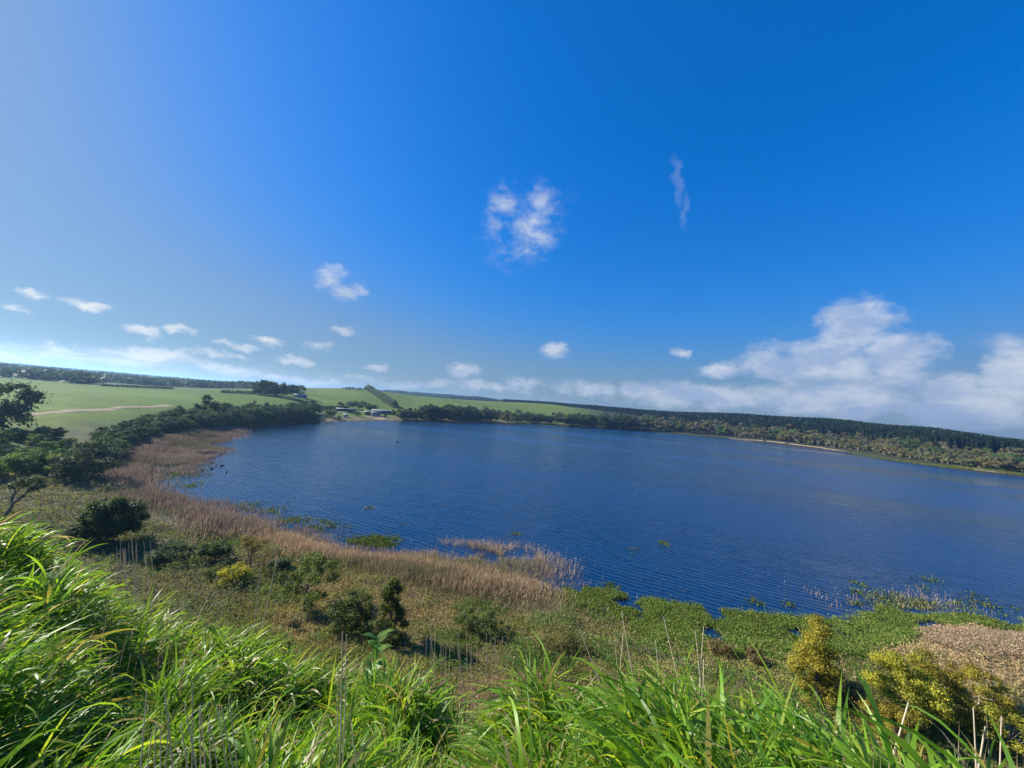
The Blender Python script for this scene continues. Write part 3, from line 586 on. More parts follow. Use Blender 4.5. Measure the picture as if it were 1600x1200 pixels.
woods('ridge_forest', 'dark forest along the distant ridge behind the green hill', [(azp(585), azp(800), 1350, 2300, 5200, 13, 3.2, .30)], 'pine', 33)
def windrow(px0, px1, py, n, hh, label, nm):
    for i in range(n):
        a = px0+(px1-px0)*(i+.5)/n; single('bluish', nm, a, py+(a-px0)*.045, hh, label, group=label, wid=1.5, v=i)
windrow(158, 270, 603.6, 22, 4.6, 'dark tree in the long line at the far edge of the left field', 'boundary_tree')

# ------------------------------------------------------------------ buildings by the water
def box(x0, x1, y0, y1, z0, z1):
    V = np.array([(x, y, z) for z in (z0, z1) for x, y in ((x0, y0), (x1, y0), (x1, y1), (x0, y1))], float)
    return V, np.array([(0, 3, 2, 1), (4, 5, 6, 7), (0, 1, 5, 4), (1, 2, 6, 5), (2, 3, 7, 6), (3, 0, 4, 7)])
def house(name, px, py, w, d, h, label, wall, roof, wins, cat='cabin', pitch=.28, rot=0, door=True):
    x, y, z, _ = place(px, py); e = link(name, None); e.location = (x, y, z); e.rotation_euler.z = -math.atan2(x, y)+rot; tag(e, label, cat)
    V = [(-w/2, -d/2, -.5), (w/2, -d/2, -.5), (w/2, d/2, -.5), (-w/2, d/2, -.5), (-w/2, -d/2, h), (w/2, -d/2, h), (w/2, d/2, h), (-w/2, d/2, h), (-w/2, 0, h+d/2*pitch), (w/2, 0, h+d/2*pitch)]
    me = mesh('wall', V, [np.array([(0, 1, 5, 4), (2, 3, 7, 6)]), np.array([(4, 8, 7), (5, 6, 9)]), np.array([(1, 2, 6, 5), (3, 0, 4, 7)])], wall); link('wall', me, e)
    o = .5; t = .18; rr2 = []
    for s in (-1, 1):
        a = np.array([(-w/2-o, s*(d/2+o), h-o*pitch), (w/2+o, s*(d/2+o), h-o*pitch), (w/2+o, 0, h+d/2*pitch), (-w/2-o, 0, h+d/2*pitch)])
        b = a+[0, 0, t]; vv = np.concatenate([a+[0, 0, .02], b]); rr2.append((vv, np.array([(0, 1, 2, 3), (4, 5, 6, 7), (0, 1, 5, 4), (1, 2, 6, 5), (2, 3, 7, 6), (3, 0, 4, 7)])))
    V, Q_ = join(rr2); link('roof', mesh('roof', V, Q_, roof), e)
    for i in range(wins):
        cx = -w/2+w*(i+.6)/(wins+.4); V, Q_ = box(cx-.6, cx+.6, -d/2-.03, -d/2+.05, 1.0, 2.1); fr = link('window', mesh('window', V, Q_, M_glass), e)
        V, Q_ = join([box(cx-.72, cx+.72, -d/2-.06, -d/2-.032, 2.11, 2.23), box(cx-.72, cx+.72, -d/2-.06, -d/2-.032, .87, .99)]); link('frame', mesh('frame', V, Q_, M_wall), fr)
    if door: V, Q_ = box(w/2-1.5, w/2-.6, -d/2-.04, -d/2+.05, 0, 2.05); link('door', mesh('door', V, Q_, M_droof), e)
house('farm_shed', 469, 621.5, 10, 5, 2.3, 'white roofed farm shed beside the clump of gum trees', M_wall, M_roof, 3, 'shed')
house('lakeside_cabin', 587, 650.5, 7, 6, 2.9, 'small pale cabin in the middle of the lakeside park', M_wall, M_droof, 2)
house('lakeside_cabin', 578, 649, 9, 6, 2.6, 'dark low cabin joined to the left of the pale cabin', M_brick, M_droof, 2)
house('park_building', 597, 646.5, 17, 6, 2.6, 'long low building with pale flat roof above the cabins', M_brick, M_roof, 4, 'building', .12)
house('park_shelter', 541, 643.5, 15, 4, 2.2, 'long narrow pale roofed shelter left of the tree clump', M_brick, M_roof, 3, 'shelter', .12)
house('white_hut', 540, 652.5, 2.2, 2, 2, 'tiny white hut standing on the lakeside lawn', M_wall, M_wall, 1, 'hut', .3, door=False)

# ------------------------------------------------------------------ waterbirds
def bird_meshes():
    s = np.linspace(0, 1, 9); body = tube(np.stack([-.22+.46*s, 0*s, .05+.05*s**2], 1), .095*np.sin(np.clip(s*.94+.04, 0, 1)*math.pi)**.7+.004, 10)
    neck = tube([(.17, 0, .08), (.22, 0, .15), (.22, 0, .22), (.235, 0, .26), (.27, 0, .275), (.30, 0, .27)], [.05, .035, .03, .042, .038, .012], 8)
    tail = tube([(-.18, 0, .08), (-.25, 0, .12), (-.30, 0, .14)], [.05, .03, .01], 6)
    V, Fq = join([body, neck, tail]); b = mesh('waterbird', V, Fq, M_plum, None, True)
    V, Fq = tube([(.29, 0, .27), (.32, 0, .262), (.35, 0, .255)], [.014, .01, .003], 6); return b, mesh('bill', V, Fq, M_bill, None, True)
BM, BB = bird_meshes()
for px, py, lab in [(331, 723, None), (337, 728, None), (347, 728, None), (331, 732.5, None), (316, 735, None), (354, 737.5, None), (621, 691, 'lone dark waterbird out on the open water in mid lake')]:
    x, y = at_z(px, py); e = link('waterbird', BM); e.location = (x, y, 0); e.rotation_euler.z = random.uniform(0, 6); s = 1.6 if lab is None else 2.2; e.scale = (s, s, s); link('bill', BB, e)
    tag(e, lab or 'dark waterbird in the loose flock off the left reed bed', 'bird', None if lab else 'flock of dark waterbirds')

# ------------------------------------------------------------------ reeds, weeds, scrub: uncountable plants
def scatter(P, n, rng):
    lo = P.min(0); hi = P.max(0); out = []; c = 0
    while c < n:
        q_ = rng.uniform(lo, hi, (n*2, 2)); k = sdist(q_[:, 0], q_[:, 1], P) < 0; q_ = q_[k]; out.append(q_); c += len(q_)
    return np.concatenate(out)[:n]
def blades(base, L, th0, bend, az_, w, seg, twist=0., taper=.25):
    """arching ribbons: base (n,3); th0 start angle from vertical, bend added along length"""
    n = len(base); t = np.linspace(0, 1, seg+1); th = th0[:, None]+bend[:, None]*t[None]**1.3
    ds = L[:, None]/seg; dh = np.sin(th)*ds; dv = np.cos(th)*ds
    hh = np.concatenate([np.zeros((n, 1)), np.cumsum(dh[:, :-1], 1)], 1); vv = np.concatenate([np.zeros((n, 1)), np.cumsum(dv[:, :-1], 1)], 1)
    dx, dy = np.cos(az_)[:, None], np.sin(az_)[:, None]; P = np.stack([base[:, :1]+dx*hh, base[:, 1:2]+dy*hh, base[:, 2:]+vv], -1)
    prof = np.minimum(1, (taper+t*4))*np.clip((1-t)*2.2, 0, 1)**.8+.02
    tw = (np.asarray(twist)[:, None]*t[None]) if np.ndim(twist) else 0
    sx, sy = -np.sin(az_)[:, None], np.cos(az_)[:, None]; wv_ = (w[:, None]*prof[None])*.5
    # width vector: sideways, rotated a little about the blade for twist
    nx, nz = np.cos(th), -np.sin(th)      # normal of blade in its plane
    ct, st_ = np.cos(tw), np.sin(tw)
    Wv = np.stack([(sx*ct+dx*nx*st_)*wv_, (sy*ct+dy*nx*st_)*wv_, nz*st_*wv_*np.ones_like(th)], -1)
    V = np.stack([P-Wv, P+Wv], 2).reshape(-1, 3); k = 2*(seg+1)
    b = np.arange(n)[:, None]*k; j = np.arange(seg)[None]*2; Q_ = np.stack([b+j, b+j+1, b+j+3, b+j+2], -1).reshape(-1, 4)
    return V, Q_, k
def stuff(name, label, cat, parts, mat, smooth=False):
    Vs, Qs, Cs, o = [], [], [], 0
    for V, Q_, c in parts: Vs.append(V); Qs.append(Q_+o); Cs.append(c); o += len(V)
    tag(link(name, mesh(name, np.concatenate(Vs), np.concatenate(Qs), mat, np.concatenate(Cs), smooth)), label, cat, kind='stuff')
def reeds(P, n, hmin, hmax, w, cols, rng, keep=0., lean=.16, soft=5.):
    c0 = P.mean(0); q_ = scatter(c0+(P-c0)*1.0, n, rng)+rng.normal(0, soft*.45, (n, 2)); x, y = q_.T; f = fbm(x*.22, y*.22); f3 = fbm(x*.07+50, y*.07+3); edge = ss(-sdist(x, y, P)+(f3-.5)*soft*3, -soft*.6, soft)
    ok = (f > keep) & (rng.random(n) < .12+.88*edge*(.35+.9*f3)); x, y = x[ok], y[ok]; edge = edge[ok]; n = len(x); z = np.maximum(height(x, y), -.1)
    L = rng.uniform(hmin, hmax, n)*(.45+1.0*fbm(x*.16+4, y*.16))*(.55+.45*edge); a = rng.uniform(0, 6.28, n)
    V, Q_, k = blades(np.column_stack([x, y, z]), L, rng.normal(lean, .16, n), rng.uniform(0, .6, n), np.where(rng.random(n) < .5, rng.normal(.2, .8, n), a), np.full(n, w)*rng.uniform(.5, 1.4, n), 2)
    P_ = np.array(cols); c = P_[rng.integers(0, len(P_), n)]*rng.uniform(.7, 1.25, (n, 1)); c = c*(.65+.7*fbm(x*.09+9, y*.09))[:, None]
    c = mixc(c, np.array([.10, .13, .045]), ss(fbm(x*.05+70, y*.11), .60, .72)*.5)
    return V, Q_, np.repeat(c, k, 0)
rg = np.random.default_rng(21)
TAN = [(.42, .29, .18), (.52, .37, .23), (.33, .23, .14), (.56, .43, .28), (.17, .16, .07)]
RED = [(.25, .18, .135), (.31, .225, .165), (.20, .15, .11), (.15, .135, .09), (.30, .24, .20)]
stuff('reed_bed', 'brown reed beds curving round the left and near margins of the lake', 'reeds', [reeds(Z_REED[0], 125000, .9, 1.6, .07, RED, rg), reeds(Z_REED[1], 78000, .6, 1.3, .035, TAN, rg, .2)], M_dry)
stuff('sparse_reed', 'thin scattered reeds standing in the shallow water', 'reeds', [reeds(Z_SPARSE[0], 26000, .7, 1.2, .05, RED, rg, .45), reeds(Z_SPARSE[1], 20000, .6, 1.1, .035, RED, rg, .42), reeds(Z_SPARSE[2], 20000, .6, 1.1, .025, TAN, rg, .40), reeds(Z_SPARSE[3], 2600, .3, .7, .03, TAN, rg, .5)], M_dry)
def clumps(P, n, size, hgt, pal_cols, rng, keep=.0, per=7, spread=.35, flat=.5, soft=0.):
    q_ = scatter(P, n, rng)+rng.normal(0, 1, (n, 2))*soft; x, y = q_.T; f = fbm(x*.28+2, y*.28); ok = (f > keep) & (fbm(x*1.1+6, y*1.1) > (.5 if np.ndim(soft) else .36 if soft else .0)); x, y = x[ok], y[ok]; n = len(x); z = np.maximum(height(x, y), 0)
    hh = hgt*(.4+1.2*fbm(x*.35, y*.35)); kx = np.repeat(x, per)+rng.normal(0, spread, n*per); ky = np.repeat(y, per)+rng.normal(0, spread, n*per)
    C = np.column_stack([kx, ky, np.repeat(z, per)+rng.uniform(.03, 1, n*per)*np.repeat(hh, per)]); N = np.column_stack([rng.normal(0, .5, n*per), rng.normal(0, .5, n*per), np.full(n*per, flat)])
    V, Q_ = leaf_quads(C, N, np.full(n*per, size), rng, 2.4); P_ = np.array(pal_cols)
    c = np.repeat(P_[rng.integers(0, len(P_), n)]*(.7+.6*fbm(x*.2+7, y*.2))[:, None], per, 0)*rng.uniform(.75, 1.3, (n*per, 1)); return V, Q_, np.repeat(c, 4, 0)
WEED = [(.12, .18, .03), (.15, .22, .04), (.09, .15, .03), (.22, .25, .07)]
wz = [clumps(Z_WEED[0], 36000, .07, .26, WEED, rg, .43, 8, .15, soft=.35)]
for px, py, rx, ry, n in [(262, 735, 10, 10, 260), (282, 742, 12, 7, 200), (300, 758, 8, 4, 60), (425, 798, 5, 9, 80), (390, 792, 16, 6, 70), (455, 812, 18, 5, 120), (500, 822, 26, 7, 260), (585, 846, 28, 7, 700), (700, 0, 0, 0, 0), (628, 817, 4, 2, 25), (1038, 849, 4, 2, 25), (989, 859, 3, 2, 20), (806, 835, 3, 1.5, 18), (575, 793, 4, 2, 18),
    (952, 915, 4, 3, 25), (971, 919, 5, 2.5, 20), (990, 920, 4, 3, 25), (1075, 927, 3, 3, 16), (1114, 933, 3, 2, 12), (1183, 940, 6, 4, 30), (1212, 938, 4, 2, 14), (1236, 947, 4, 3, 18), (1340, 911, 4, 4, 18), (1336, 926, 5, 3, 18), (1340, 945, 5, 4, 22), (1444, 920, 4, 3, 16), (1518, 930, 6, 3, 18), (1390, 938, 18, 10, 120), (1448, 905, 8, 3, 22), (1430, 945, 26, 8, 120), (1520, 948, 50, 5, 130), (420, 835, 30, 6, 120), (300, 800, 12, 4, 20)]:
    if n:
        P = np.array([at_z(px+rx*math.cos(a), py+ry*math.sin(a)) for a in np.linspace(0, 6.28, 13)[:-1]]); r_ = math.hypot(*P[0]); wz.append(clumps(P, n, .07+r_*.0008, .16, [(a_*.7, b_*.7, c_*.7) for a_, b_, c_ in WEED], rg, .2, 5, .12+r_*.004, soft=(P.max(0)-P.min(0))*.28))
stuff('water_weed', 'green water plants spreading along the near margin of the lake', 'water plants', wz, M_scrub)
PINK = [(.40, .27, .19), (.46, .33, .23), (.34, .25, .15), (.20, .20, .07)]
stuff('bleached_reed', 'pinkish bleached reed litter at the right edge of the near shore', 'reeds', [reeds(Z_PINK[0], 42000, .3, .8, .028, PINK, rg, .2, .75, 1.2), clumps(Z_PINK[0], 3000, .06, .5, PINK, rg, .3, 6, .2, .3)], M_dry)
# low scrub and rough grass on the flats between bluff and lake
def flats():
    n = 105000; a = rg.uniform(azp(-80), azp(1700), n); r = 13*np.exp(rg.uniform(0, 1, n)*math.log(105/13)); x = np.sin(a)*r; y = np.cos(a)*r
    sd = sdist(x, y); zr = inzone(x, y, Z_REED+Z_PINK); ok = (sd > .3) & (zr > -.6) & ((r < 70) | (a < -.55)); x, y, r, a = x[ok], y[ok], r[ok], a[ok]; n = len(x); z = height(x, y)
    f = fbm(x*.11+40, y*.11); f2 = fbm(x*.5, y*.5)
    per = 7; sz = .022+.0015*r; sp = .14+.003*r
    hh = (.12+.75*ss(f2, .45, .75))*(.6+.6*(a < -.5)); C = np.column_stack([np.repeat(x, per)+rg.normal(0, 1, n*per)*np.repeat(sp, per), np.repeat(y, per)+rg.normal(0, 1, n*per)*np.repeat(sp, per), np.repeat(z, per)+rg.uniform(0, 1, n*per)*np.repeat(hh, per)])
    V, Q_ = leaf_quads(C, rg.normal(0, .5, (n*per, 3))+[0, 0, .5], np.repeat(sz, per), rg, 2.6)
    A_ = np.array([.20, .20, .05]); B_ = np.array([.36, .26, .135]); C_ = np.array([.10, .18, .03]); D_ = np.array([.36, .28, .17])
    c = mixc(np.tile(A_, (n, 1)), B_, ss(f, .44, .56)); c = mixc(c, C_, ss(f2, .5, .62)*(.3+.7*(1-ss(f, .4, .6)))); c = mixc(c, D_, (rg.random(n) < .10)*1.)
    c = mixc(c, np.array([.10, .13, .065]), ss(-a, .5, .7)*.7)
    c = c*(.6+.9*fbm(x*.3+60, y*.3)*(.6+.8*fbm(x*.08+90, y*.08)))[:, None]; c = np.repeat(c, per, 0)*rg.uniform(.75, 1.25, (n*per, 1)); return V, Q_, np.repeat(c, 4, 0)
stuff('rough_ground_cover', 'olive and brown scrub covering the flat between bluff and lake', 'ground cover', [flats()], M_scrub)
def tufts():
    n = 42000; a = rg.uniform(azp(100), azp(1650), n); r = 12*np.exp(rg.uniform(0, 1, n)*math.log(60/12)); x = np.sin(a)*r; y = np.cos(a)*r
    sd = sdist(x, y); ok = (sd > .2) & (fbm(x*.3+11, y*.3) > .42); x, y, r = x[ok], y[ok], r[ok]; n = len(x)
    V, Q_, k = blades(np.column_stack([x, y, height(x, y)]), rg.uniform(.25, .75, n), rg.normal(.2, .2, n), rg.uniform(.1, .9, n), rg.uniform(0, 6.28, n), .012+r*.0005, 3)
    cc = np.array([(.26, .19, .10), (.10, .13, .035), (.075, .12, .03), (.19, .17, .07)]); c = cc[rg.choice(4, n, p=[.3, .3, .2, .2])]*rg.uniform(.75, 1.3, (n, 1)); return V, Q_, np.repeat(c, k, 0)
stuff('rough_grass', 'rough mixed green and straw grass on the flat below the bluff', 'grass', [tufts()], M_scrub)
# short green reeds edging the far right shore and the far left tip
def margin(pts, w, n, cols, hh=.9, bw=.35):
    P = np.array([at_z(a, b) for a, b in pts]); i = rg.uniform(0, len(P)-1.001, n); k = i.astype(int); f = (i-k)[:, None]; q_ = P[k]*(1-f)+P[k+1]*f
    u = q_/np.linalg.norm(q_, axis=1)[:, None]; q_ = q_+u*rg.uniform(-.35, 1, n)[:, None]*w; V, Q_, kk = blades(np.column_stack([q_, np.maximum(height(q_[:, 0], q_[:, 1]), 0)]), rg.uniform(.5, 1, n)*hh, rg.normal(.1, .15, n), rg.uniform(0, .4, n), rg.uniform(0, 6.28, n), np.full(n, bw), 2)
    c = np.array(cols)[rg.integers(0, len(cols), n)]*rg.uniform(.8, 1.2, (n, 1)); return V, Q_, np.repeat(c, kk, 0)
MG = [(.13, .16, .04), (.10, .13, .035), (.17, .18, .06)]
stuff('shore_grass', 'green grassy margin along the far shores of the lake', 'grass', [margin([(1325, 707), (1400, 719.5), (1450, 727), (1500, 733.5), (1600, 744.5), (1660, 752)], 9, 9000, MG), margin([(372, 668), (400, 665), (440, 662), (500, 659.5)], 6, 4000, MG), margin([(1020, 675), (1080, 680), (1140, 685)], 4, 2500, MG), margin([(800, 662), (900, 667), (1000, 673)], 3, 2500, MG)], M_scrub)

# ------------------------------------------------------------------ named shrubs and trees on the near flat
def near_plant(name, px, py, hpx, wpx, label, cat, pal, shape='round', base=.1, nb=18, leaves=9000, lsize=.12, seed=0, bark=None, trunk=.09, br=None, lean=0., rot=0):
    w = place(px, py); h_ = hpx*w[3]/F; wd = wpx*w[3]/F*1.12; nb = int(nb*1.5); leaves = int(leaves*1.5); lsize *= .8
    pr = tree_proto(seed, pal, h_, wd, base, nb, leaves, lsize, shape, M_leaf, trunk, lean, bark, br)
    e = put_tree(pr, name, w[0], w[1], w[2], h_, label, cat, rot=rot); return e
near_plant('dark_bush', 165, 848, 74, 70, 'large dark green bush standing above the left grass bank', 'bush', 'dark', nb=26, leaves=14000, lsize=.17, seed=201, trunk=.15)
near_plant('small_tree', 335, 877, 31, 32, 'small dark round topped tree above the yellow flowering bush', 'tree', 'dark', base=.35, nb=14, leaves=5000, lsize=.12, seed=202)
near_plant('flowering_bush', 362, 914, 30, 42, 'bright yellow flowering bush on the near flat', 'bush', 'yellow', nb=18, leaves=6000, lsize=.09, seed=203, trunk=.05)
near_plant('slender_tree', 390, 893, 58, 34, 'slender bare stemmed tree with thin brownish crown', 'tree', 'brown', base=.5, nb=12, leaves=1500, lsize=.09, seed=204, trunk=.07)
near_plant('open_tree', 475, 955, 92, 100, 'open branched green tree with bent dark limbs', 'tree', 'sage', base=.15, nb=26, leaves=6500, lsize=.10, seed=205, trunk=.10, br=.42)
near_plant('green_shrub', 548, 984, 54, 64, 'green shrub between the open tree and the conical tree', 'shrub', 'sage', nb=20, leaves=7000, lsize=.09, seed=206, trunk=.06, br=.36)
near_plant('conical_tree', 605, 1003, 100, 62, 'dark conical tree with golden left edge on the near flat', 'tree', 'sage', 'cone', .03, 26, 9000, .09, 207, trunk=.08, br=.34)
near_plant('low_shrub', 265, 882, 30, 46, 'low dark scrubby shrub right of the large dark bush', 'shrub', 'bluish', nb=12, leaves=3500, lsize=.12, seed=208, trunk=.05)
near_plant('low_shrub', 350, 900, 16, 44, 'low dark green mound beside the yellow flowering bush', 'shrub', 'dark', nb=10, leaves=3000, lsize=.10, seed=209, trunk=.04)
near_plant('low_shrub', 440, 890, 14, 30, 'low brown green shrub behind the open branched tree', 'shrub', 'bluish', nb=10, leaves=2500, lsize=.10, seed=210, trunk=.04)
near_plant('golden_tree', 1276, 1095, 130, 74, 'tall golden green tree standing alone at the near lake margin', 'tree', 'gold', 'column', .03, 34, 16000, .085, 211, trunk=.09, br=.42)
near_plant('golden_bush', 1415, 1125, 108, 80, 'left lobe of the golden wattle thicket with pale stems', 'bush', 'gold', nb=26, leaves=13000, lsize=.085, seed=212, bark=M_palebark, trunk=.07, br=.42)
near_plant('golden_bush', 1470, 1120, 95, 84, 'middle golden wattle bush with dark hollows in its crown', 'bush', 'gold', nb=22, leaves=9000, lsize=.085, seed=213, bark=M_palebark, trunk=.07, br=.38)
near_plant('golden_bush', 1530, 1105, 62, 66, 'smaller golden bush on the right of the wattle thicket', 'bush', 'gold', nb=18, leaves=6000, lsize=.085, seed=214, bark=M_palebark, trunk=.06, br=.36)
near_plant('golden_bush', 1578, 1180, 68, 90, 'yellow green bush at the lower right corner', 'bush', 'gold', nb=18, leaves=7000, lsize=.075, seed=215, trunk=.06, br=.32)
near_plant('golden_bush', 1400, 1165, 60, 70, 'low golden green bush in front of the wattle thicket', 'bush', 'gold', nb=18, leaves=6500, lsize=.07, seed=216, trunk=.06, br=.3)
near_plant('brown_shrub', 1330, 1105, 34, 70, 'brown twiggy shrub right of the tall golden tree', 'shrub', 'brown', nb=14, leaves=3500, lsize=.08, seed=217, trunk=.05)
near_plant('rusty_bush', 1178, 1035, 20, 30, 'rusty orange tuft among the green water plants', 'shrub', 'brown', nb=10, leaves=1800, lsize=.08, seed=218, trunk=.03)
near_plant('rusty_bush', 1120, 1022, 18, 40, 'pale rusty tuft left of the orange one', 'shrub', 'brown', nb=10, leaves=1800, lsize=.08, seed=219, trunk=.03)
near_plant('lime_shrub', 745, 992, 30, 76, 'low lime green shrub on the flat below the reed bed', 'shrub', 'sage', nb=18, leaves=5000, lsize=.08, seed=220, trunk=.05, br=.3)
near_plant('low_shrub', 870, 1010, 26, 80, 'low olive shrub on the flat behind the right grass clump', 'shrub', 'olive', nb=16, leaves=4500, lsize=.08, seed=221, trunk=.04)
def bare_tree():
    x, y, z, dp = place(4, 815); h_ = 76*dp/F; rng = random.Random(9); parts = []; tips = []
    def grow(p, d, L, r, lv):
        n = 5; pts = [np.array(p)]; dd = np.array(d, float)
        for i in range(n): dd = dd+np.array([rng.gauss(0, .16), rng.gauss(0, .16), .04]); dd /= np.linalg.norm(dd); pts.append(pts[-1]+dd*L/n)
        parts.append(tube(pts, np.linspace(r, r*.55, n+1), 5))
        if lv == 0: tips.append(pts[-1]); tips.append(pts[-3]); return
        for k in range(3): a = rng.uniform(0, 6.28); grow(pts[-1-(k > 1)], dd*.7+np.array([math.cos(a)*.75, math.sin(a)*.75, .15]), L*.68, r*.55, lv-1)
    grow((0, 0, -.2), (.05, 0, 1), h_*.42, .24, 3); e = link('gnarled_tree', None); e.location = (x, y, z); tag(e, 'gnarled thinly leafed tree with dark bare limbs at the left edge', 'tree')
    V, Fq = join(parts); link('trunk', mesh('trunk', V, Fq, M_bark, None, True), e); B = [(t[0], t[1], t[2], h_*.075) for t in tips]; rn = np.random.default_rng(4); C, N, k = crown_pts(B, rn, 1300)
    V, Fq = leaf_quads(C, N, .14, rn); link('crown', mesh('crown', V, Fq, M_leaf, leaf_cols(len(C), 'bluish', rn, k)), e)
bare_tree()

# ------------------------------------------------------------------ foreground grass on the bluff
def crest(a): return np.interp(a, [azp(-400), azp(0), azp(130), azp(250), azp(390), azp(560), azp(650), azp(750), azp(800), azp(860), azp(1100), azp(1700)], [11, 10, 9.2, 8.2, 7.2, 5.6, 5, 3.9, 3.2, 3.3, 3.4, 3.5])
FG = [(.15, .28, .022), (.19, .32, .028), (.10, .225, .022), (.28, .35, .04), (.095, .21, .03)]
def fg(n, rmin, frac, kind):
    a = rg.uniform(azp(-250), azp(1850), n*3); rc = crest(a); u = rg.uniform(0, 1, n*3)
    r = np.sqrt(rmin**2+(rc**2-rmin**2)*u) if kind != 'edge' else rc*rg.uniform(.86, 1.04, n*3)
    keep = rg.random(n*3) < np.clip((rc**2-rmin**2)/40, .26, 1) if kind != 'edge' else rg.random(n*3) < rc/9
    a, r, rc = a[keep][:n], r[keep][:n], rc[keep][:n]; x = np.sin(a)*r; y = np.cos(a)*r; z = height(x, y); n = len(x)
    tuft = fbm(x*1.6+3, y*1.6); big = fbm(x*.55+9, y*.55); start = rg.uniform(0, .55, n)*(.1+2.0*ss(tuft, .3, .7))*.75*(.8 if kind != 'low' else .4)
    L = rg.uniform(.22, .62, n)*(.75+.5*tuft); th0 = np.abs(rg.normal(.5, .36, n)); bend = rg.uniform(.7, 2.7, n); rgt = ss(a, azp(740), azp(800)); L = L*(1+.22*rgt)*(1-.15*ss(a, azp(1150), azp(1450)))
    aim = np.where(rg.random(n) < .5, rg.normal(.3+6*(big-.5), .9, n), rg.uniform(0, 6.28, n))
    right = ss(a, azp(760), azp(820)); aim = np.where(rg.random(n) < right*.6, rg.normal(3.3, .7, n), aim)
    w = rg.uniform(.010, .027, n)*(1+.1*right); V, Q_, k = blades(np.column_stack([x, y, z+start]), L, th0, bend, aim, w, 7, rg.normal(0, 1.3, n))
    P_ = np.array(FG); c = P_[rg.choice(5, n, p=[.3, .25, .2, .15, .1])]*rg.uniform(.75, 1.25, (n, 1)); yel = rg.random(n) < .06; c[yel] = np.array([.30, .27, .06])*rg.uniform(.7, 1.2, (yel.sum(), 1))
    dry = rg.random(n) < .06; c[dry] = np.array([.36, .28, .17])*rg.uniform(.7, 1.2, (dry.sum(), 1)); c = c*(.8+.4*big)[:, None]
    return V, Q_, np.repeat(c, k, 0)
stuff('tall_grass', 'tall green arching grass covering the bluff top in the foreground', 'grass', [fg(90000, .95, 1, 'main'), fg(10000, 1, 1, 'edge')], M_blade, True)
# thin straw among it
def straw():
    n = 4200; a = rg.uniform(azp(-200), azp(1750), n); rc = crest(a); r = rc*rg.uniform(.5, 1.05, n); x = np.sin(a)*r; y = np.cos(a)*r
    ok = fbm(x*.8+20, y*.8) > .50; x, y, r = x[ok], y[ok], r[ok]; n = len(x)
    V, Q_, k = blades(np.column_stack([x, y, height(x, y)]), rg.uniform(.6, 1.15, n), np.abs(rg.normal(.12, .14, n)), rg.uniform(0, .4, n), rg.uniform(0, 6.28, n), rg.uniform(.003, .007, n), 5)
    c = np.array([.42, .33, .21])*rg.uniform(.7, 1.2, (n, 1)); return V, Q_, np.repeat(c, k, 0)
stuff('dry_grass', 'thin dry straw standing among the green grass', 'dry grass', [straw()], M_dry)

# single dry stalks, each a thing: (px top, py top, px foot, py foot, distance)
def stalk(px1, py1, px0, py0, dist, rad, label, group=None, bent=0.):
    d0 = ray(px0, py0); d1 = ray(px1, py1); a = Vector((0, 0, H))+d0*(dist/math.hypot(d0.x, d0.y)); b = Vector((0, 0, H))+d1*((dist+.08)/math.hypot(d1.x, d1.y))
    gz = hz(a.x, a.y); dv = b-a; L = dv.length
    if a.z > gz: a = a-dv/L*min((a.z-gz)/max(.3, dv.z/L), .9)
    s = np.linspace(0, 1, 9); P = np.outer(1-s, a)+np.outer(s, b); P[:, 0] += np.sin(s*3.1+px1)*L*.02+bent*s**3*L; P[:, 1] += np.cos(s*4+px1)*L*.015
    org = P[0].copy(); V, Fq = tube(P-org, rad*(1-.45*s)*(1+.28*(np.arange(9) % 3 == 0)), 6); o = link('dry_stalk', mesh('dry_stalk', V, Fq, M_stalk, np.tile([.60, .52, .38], (len(V), 1))*(.75+.35*np.random.default_rng(len(SC.objects)).random((len(V), 1))), True)); o.location = org
    tag(o, label, 'dry stalk', group)
for i, (a, b, c, d, r_, w_) in enumerate([(533, 985, 528, 1195, 2.6, .006), (539, 990, 534, 1198, 2.65, .005), (527, 1040, 524, 1200, 2.7, .004), (545, 1115, 556, 1198, 2.5, .004)]): stalk(a, b, c, d, r_, w_, 'pale dry stalk in the tight bundle left of the bottom centre', 'bundle of stalks at bottom centre left')
for i in range(16):
    a = 225+i*9+random.uniform(-6, 6); stalk(a, 1085+random.uniform(-20, 60), a+random.uniform(-8, 22), 1199, 2.7+random.random()*.3, .0045, 'thin pale stalk in the fan at the lower left', 'fan of stalks at the lower left')
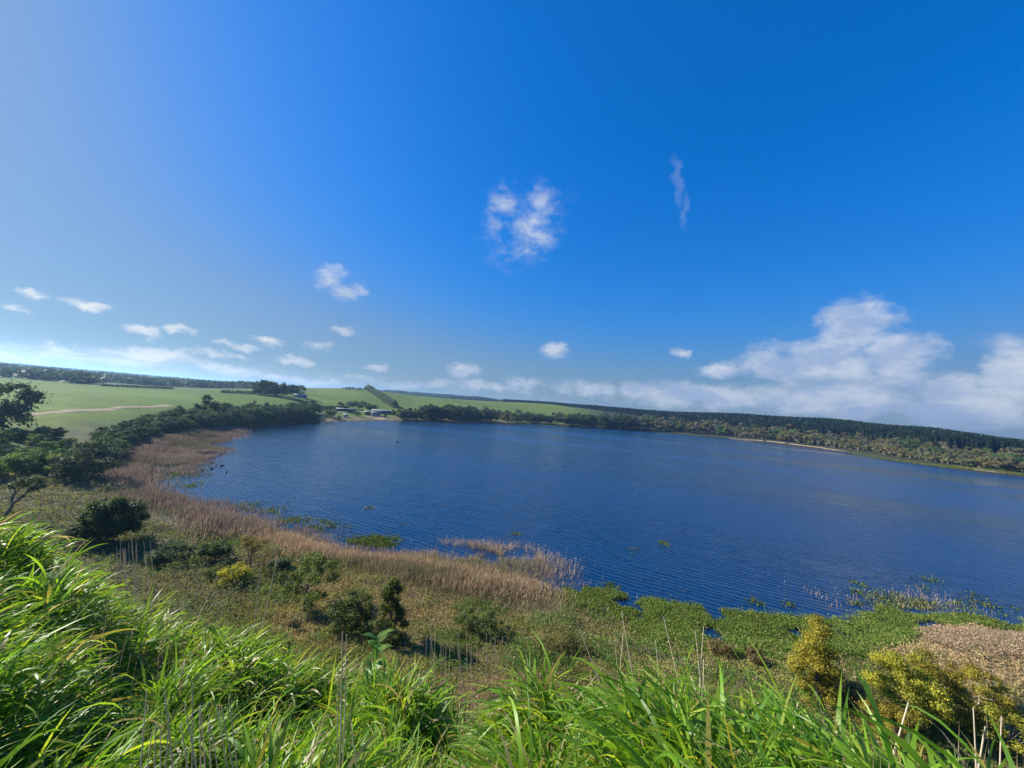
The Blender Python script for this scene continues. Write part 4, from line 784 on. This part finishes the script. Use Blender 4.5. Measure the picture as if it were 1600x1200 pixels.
for a, b, c, d, l in [(1088, 985, 1098, 1100, 'tall leaning dry stalk in the right hand stand'), (1102, 980, 1094, 1110, 'tallest upright dry stalk in the right hand stand'), (1100, 1030, 1097, 1120, 'short thick dry stalk inside the right hand stand'), (971, 955, 987, 1040, 'long dry stalk leaning left above the right grass clump'), (975, 990, 968, 1060, 'short dry stalk next to the long leaning one'), (961, 1010, 966, 1075, 'dry stalk at the left of the small pair'),
    (1035, 963, 1055, 1045, 'leaning dry stalk between the two right stalk groups'), (907, 983, 940, 1070, 'thin dry stalk leaning left over the clump crest'), (1247, 1098, 1242, 1135, 'short thick pinkish stalk stub by the right grass'), (1209, 1095, 1198, 1200, 'bare stalk rising from the bottom right grass'), (1256, 1128, 1246, 1200, 'pale stalk right of the bare one'), (1199, 1090, 1198, 1130, 'short straight stalk stub'), (1418, 1098, 1404, 1150, 'pinkish leaning stalk in front of the golden thicket'), (1540, 1135, 1528, 1200, 'thick stalk near the lower right corner'), (1521, 1105, 1523, 1165, 'thin upright stalk near the lower right corner'), (1567, 1120, 1565, 1195, 'frayed stalk at the lower right corner'), (1083, 1068, 1100, 1110, 'small stalk right of the green crest'), (1024, 1000, 1028, 1050, 'small thin stalk between the stalk groups'),
    (1188, 1130, 1190, 1165, 'tiny stalk stub in the right grass'), (940, 1045, 922, 1068, 'broken pinkish stalk lying across the right clump')]: stalk(a, b, c, d, 3.2, .0065 if 'thick' in l else .0045, l)
for i in range(26):
    a = 735+random.uniform(-75, 60); stalk(a, 965+random.uniform(0, 55), a+random.uniform(-4, 10), 1075, 5.2+random.random(), .0045, 'thin dry stalk in the stand behind the left grass slope', 'stand of stalks at centre')
for i in range(18):
    a = 205+random.uniform(-22, 40); stalk(a, 835+random.uniform(0, 30), a+random.uniform(-3, 8), 905, 9.5+random.random(), .006, 'thin grey stalk in the stand below the large dark bush', 'stand of stalks below the dark bush')
for a, b, c, d, l in [(408, 878, 405, 905, 'single straight stalk near the yellow bush'), (432, 872, 421, 925, 'leaning stalk right of the yellow bush'), (340, 900, 326, 930, 'bent pale stalk in front of the yellow bush'), (320, 1150, 340, 1199, 'pale leaning stalk at the lower left')]: stalk(a, b, c, d, 7, .007, l)

# broad leafed weed on the crest of the left grass
def broadleaf():
    d = ray(582, 1035); dist = 4.6; b = Vector((0, 0, H))+d*(dist/math.hypot(d.x, d.y)); e = link('broadleaf_weed', None); e.location = b-Vector((0, 0, .45)); tag(e, 'broad leafed green weed poking above the grass crest', 'weed')
    s = np.linspace(0, 1, 6); V, Fq = tube(np.stack([.05*s, 0*s, .75*s], 1), .008*(1-.5*s), 6); link('stem', mesh('stem', V, Fq, M_blade, np.tile([.06, .13, .03], (len(V), 1)), True), e)
    rn = np.random.default_rng(3)
    for i in range(14):
        n = 1; z = .25+.5*i/13; V, Q_, k = blades(np.array([[.05*z/.75, 0, z]]), np.array([.15+.09*rn.random()]), np.array([.8]), np.array([rn.uniform(.4, 1.6)]), np.array([i*2.4]), np.array([.085+.03*rn.random()]), 6, taper=.1)
        link('leaf', mesh('leaf', V, Q_, M_blade, np.tile(np.array([.12, .22, .03])*rn.uniform(.8, 1.2), (len(V), 1)), True), e)
broadleaf()

# ------------------------------------------------------------------ haze over the plain
HAZE = 1
if HAZE:
    V, Fq = box(-9200, 9200, -9200, 9200, -300, 95); ho = link('haze', mesh('haze', V, Fq, None)); tag(ho, kind='stuff')
    mh = bpy.data.materials.new('haze_air'); mh.use_nodes = True; t = mh.node_tree; t.nodes.clear()
    pv = t.nodes.new('ShaderNodeVolumePrincipled'); pv.inputs['Color'].default_value = (.34, .62, 1, 1); pv.inputs['Density'].default_value = .00020; pv.inputs['Anisotropy'].default_value = .55
    o = t.nodes.new('ShaderNodeOutputMaterial'); t.links.new(pv.outputs[0], o.inputs['Volume']); ho.data.materials.append(mh)
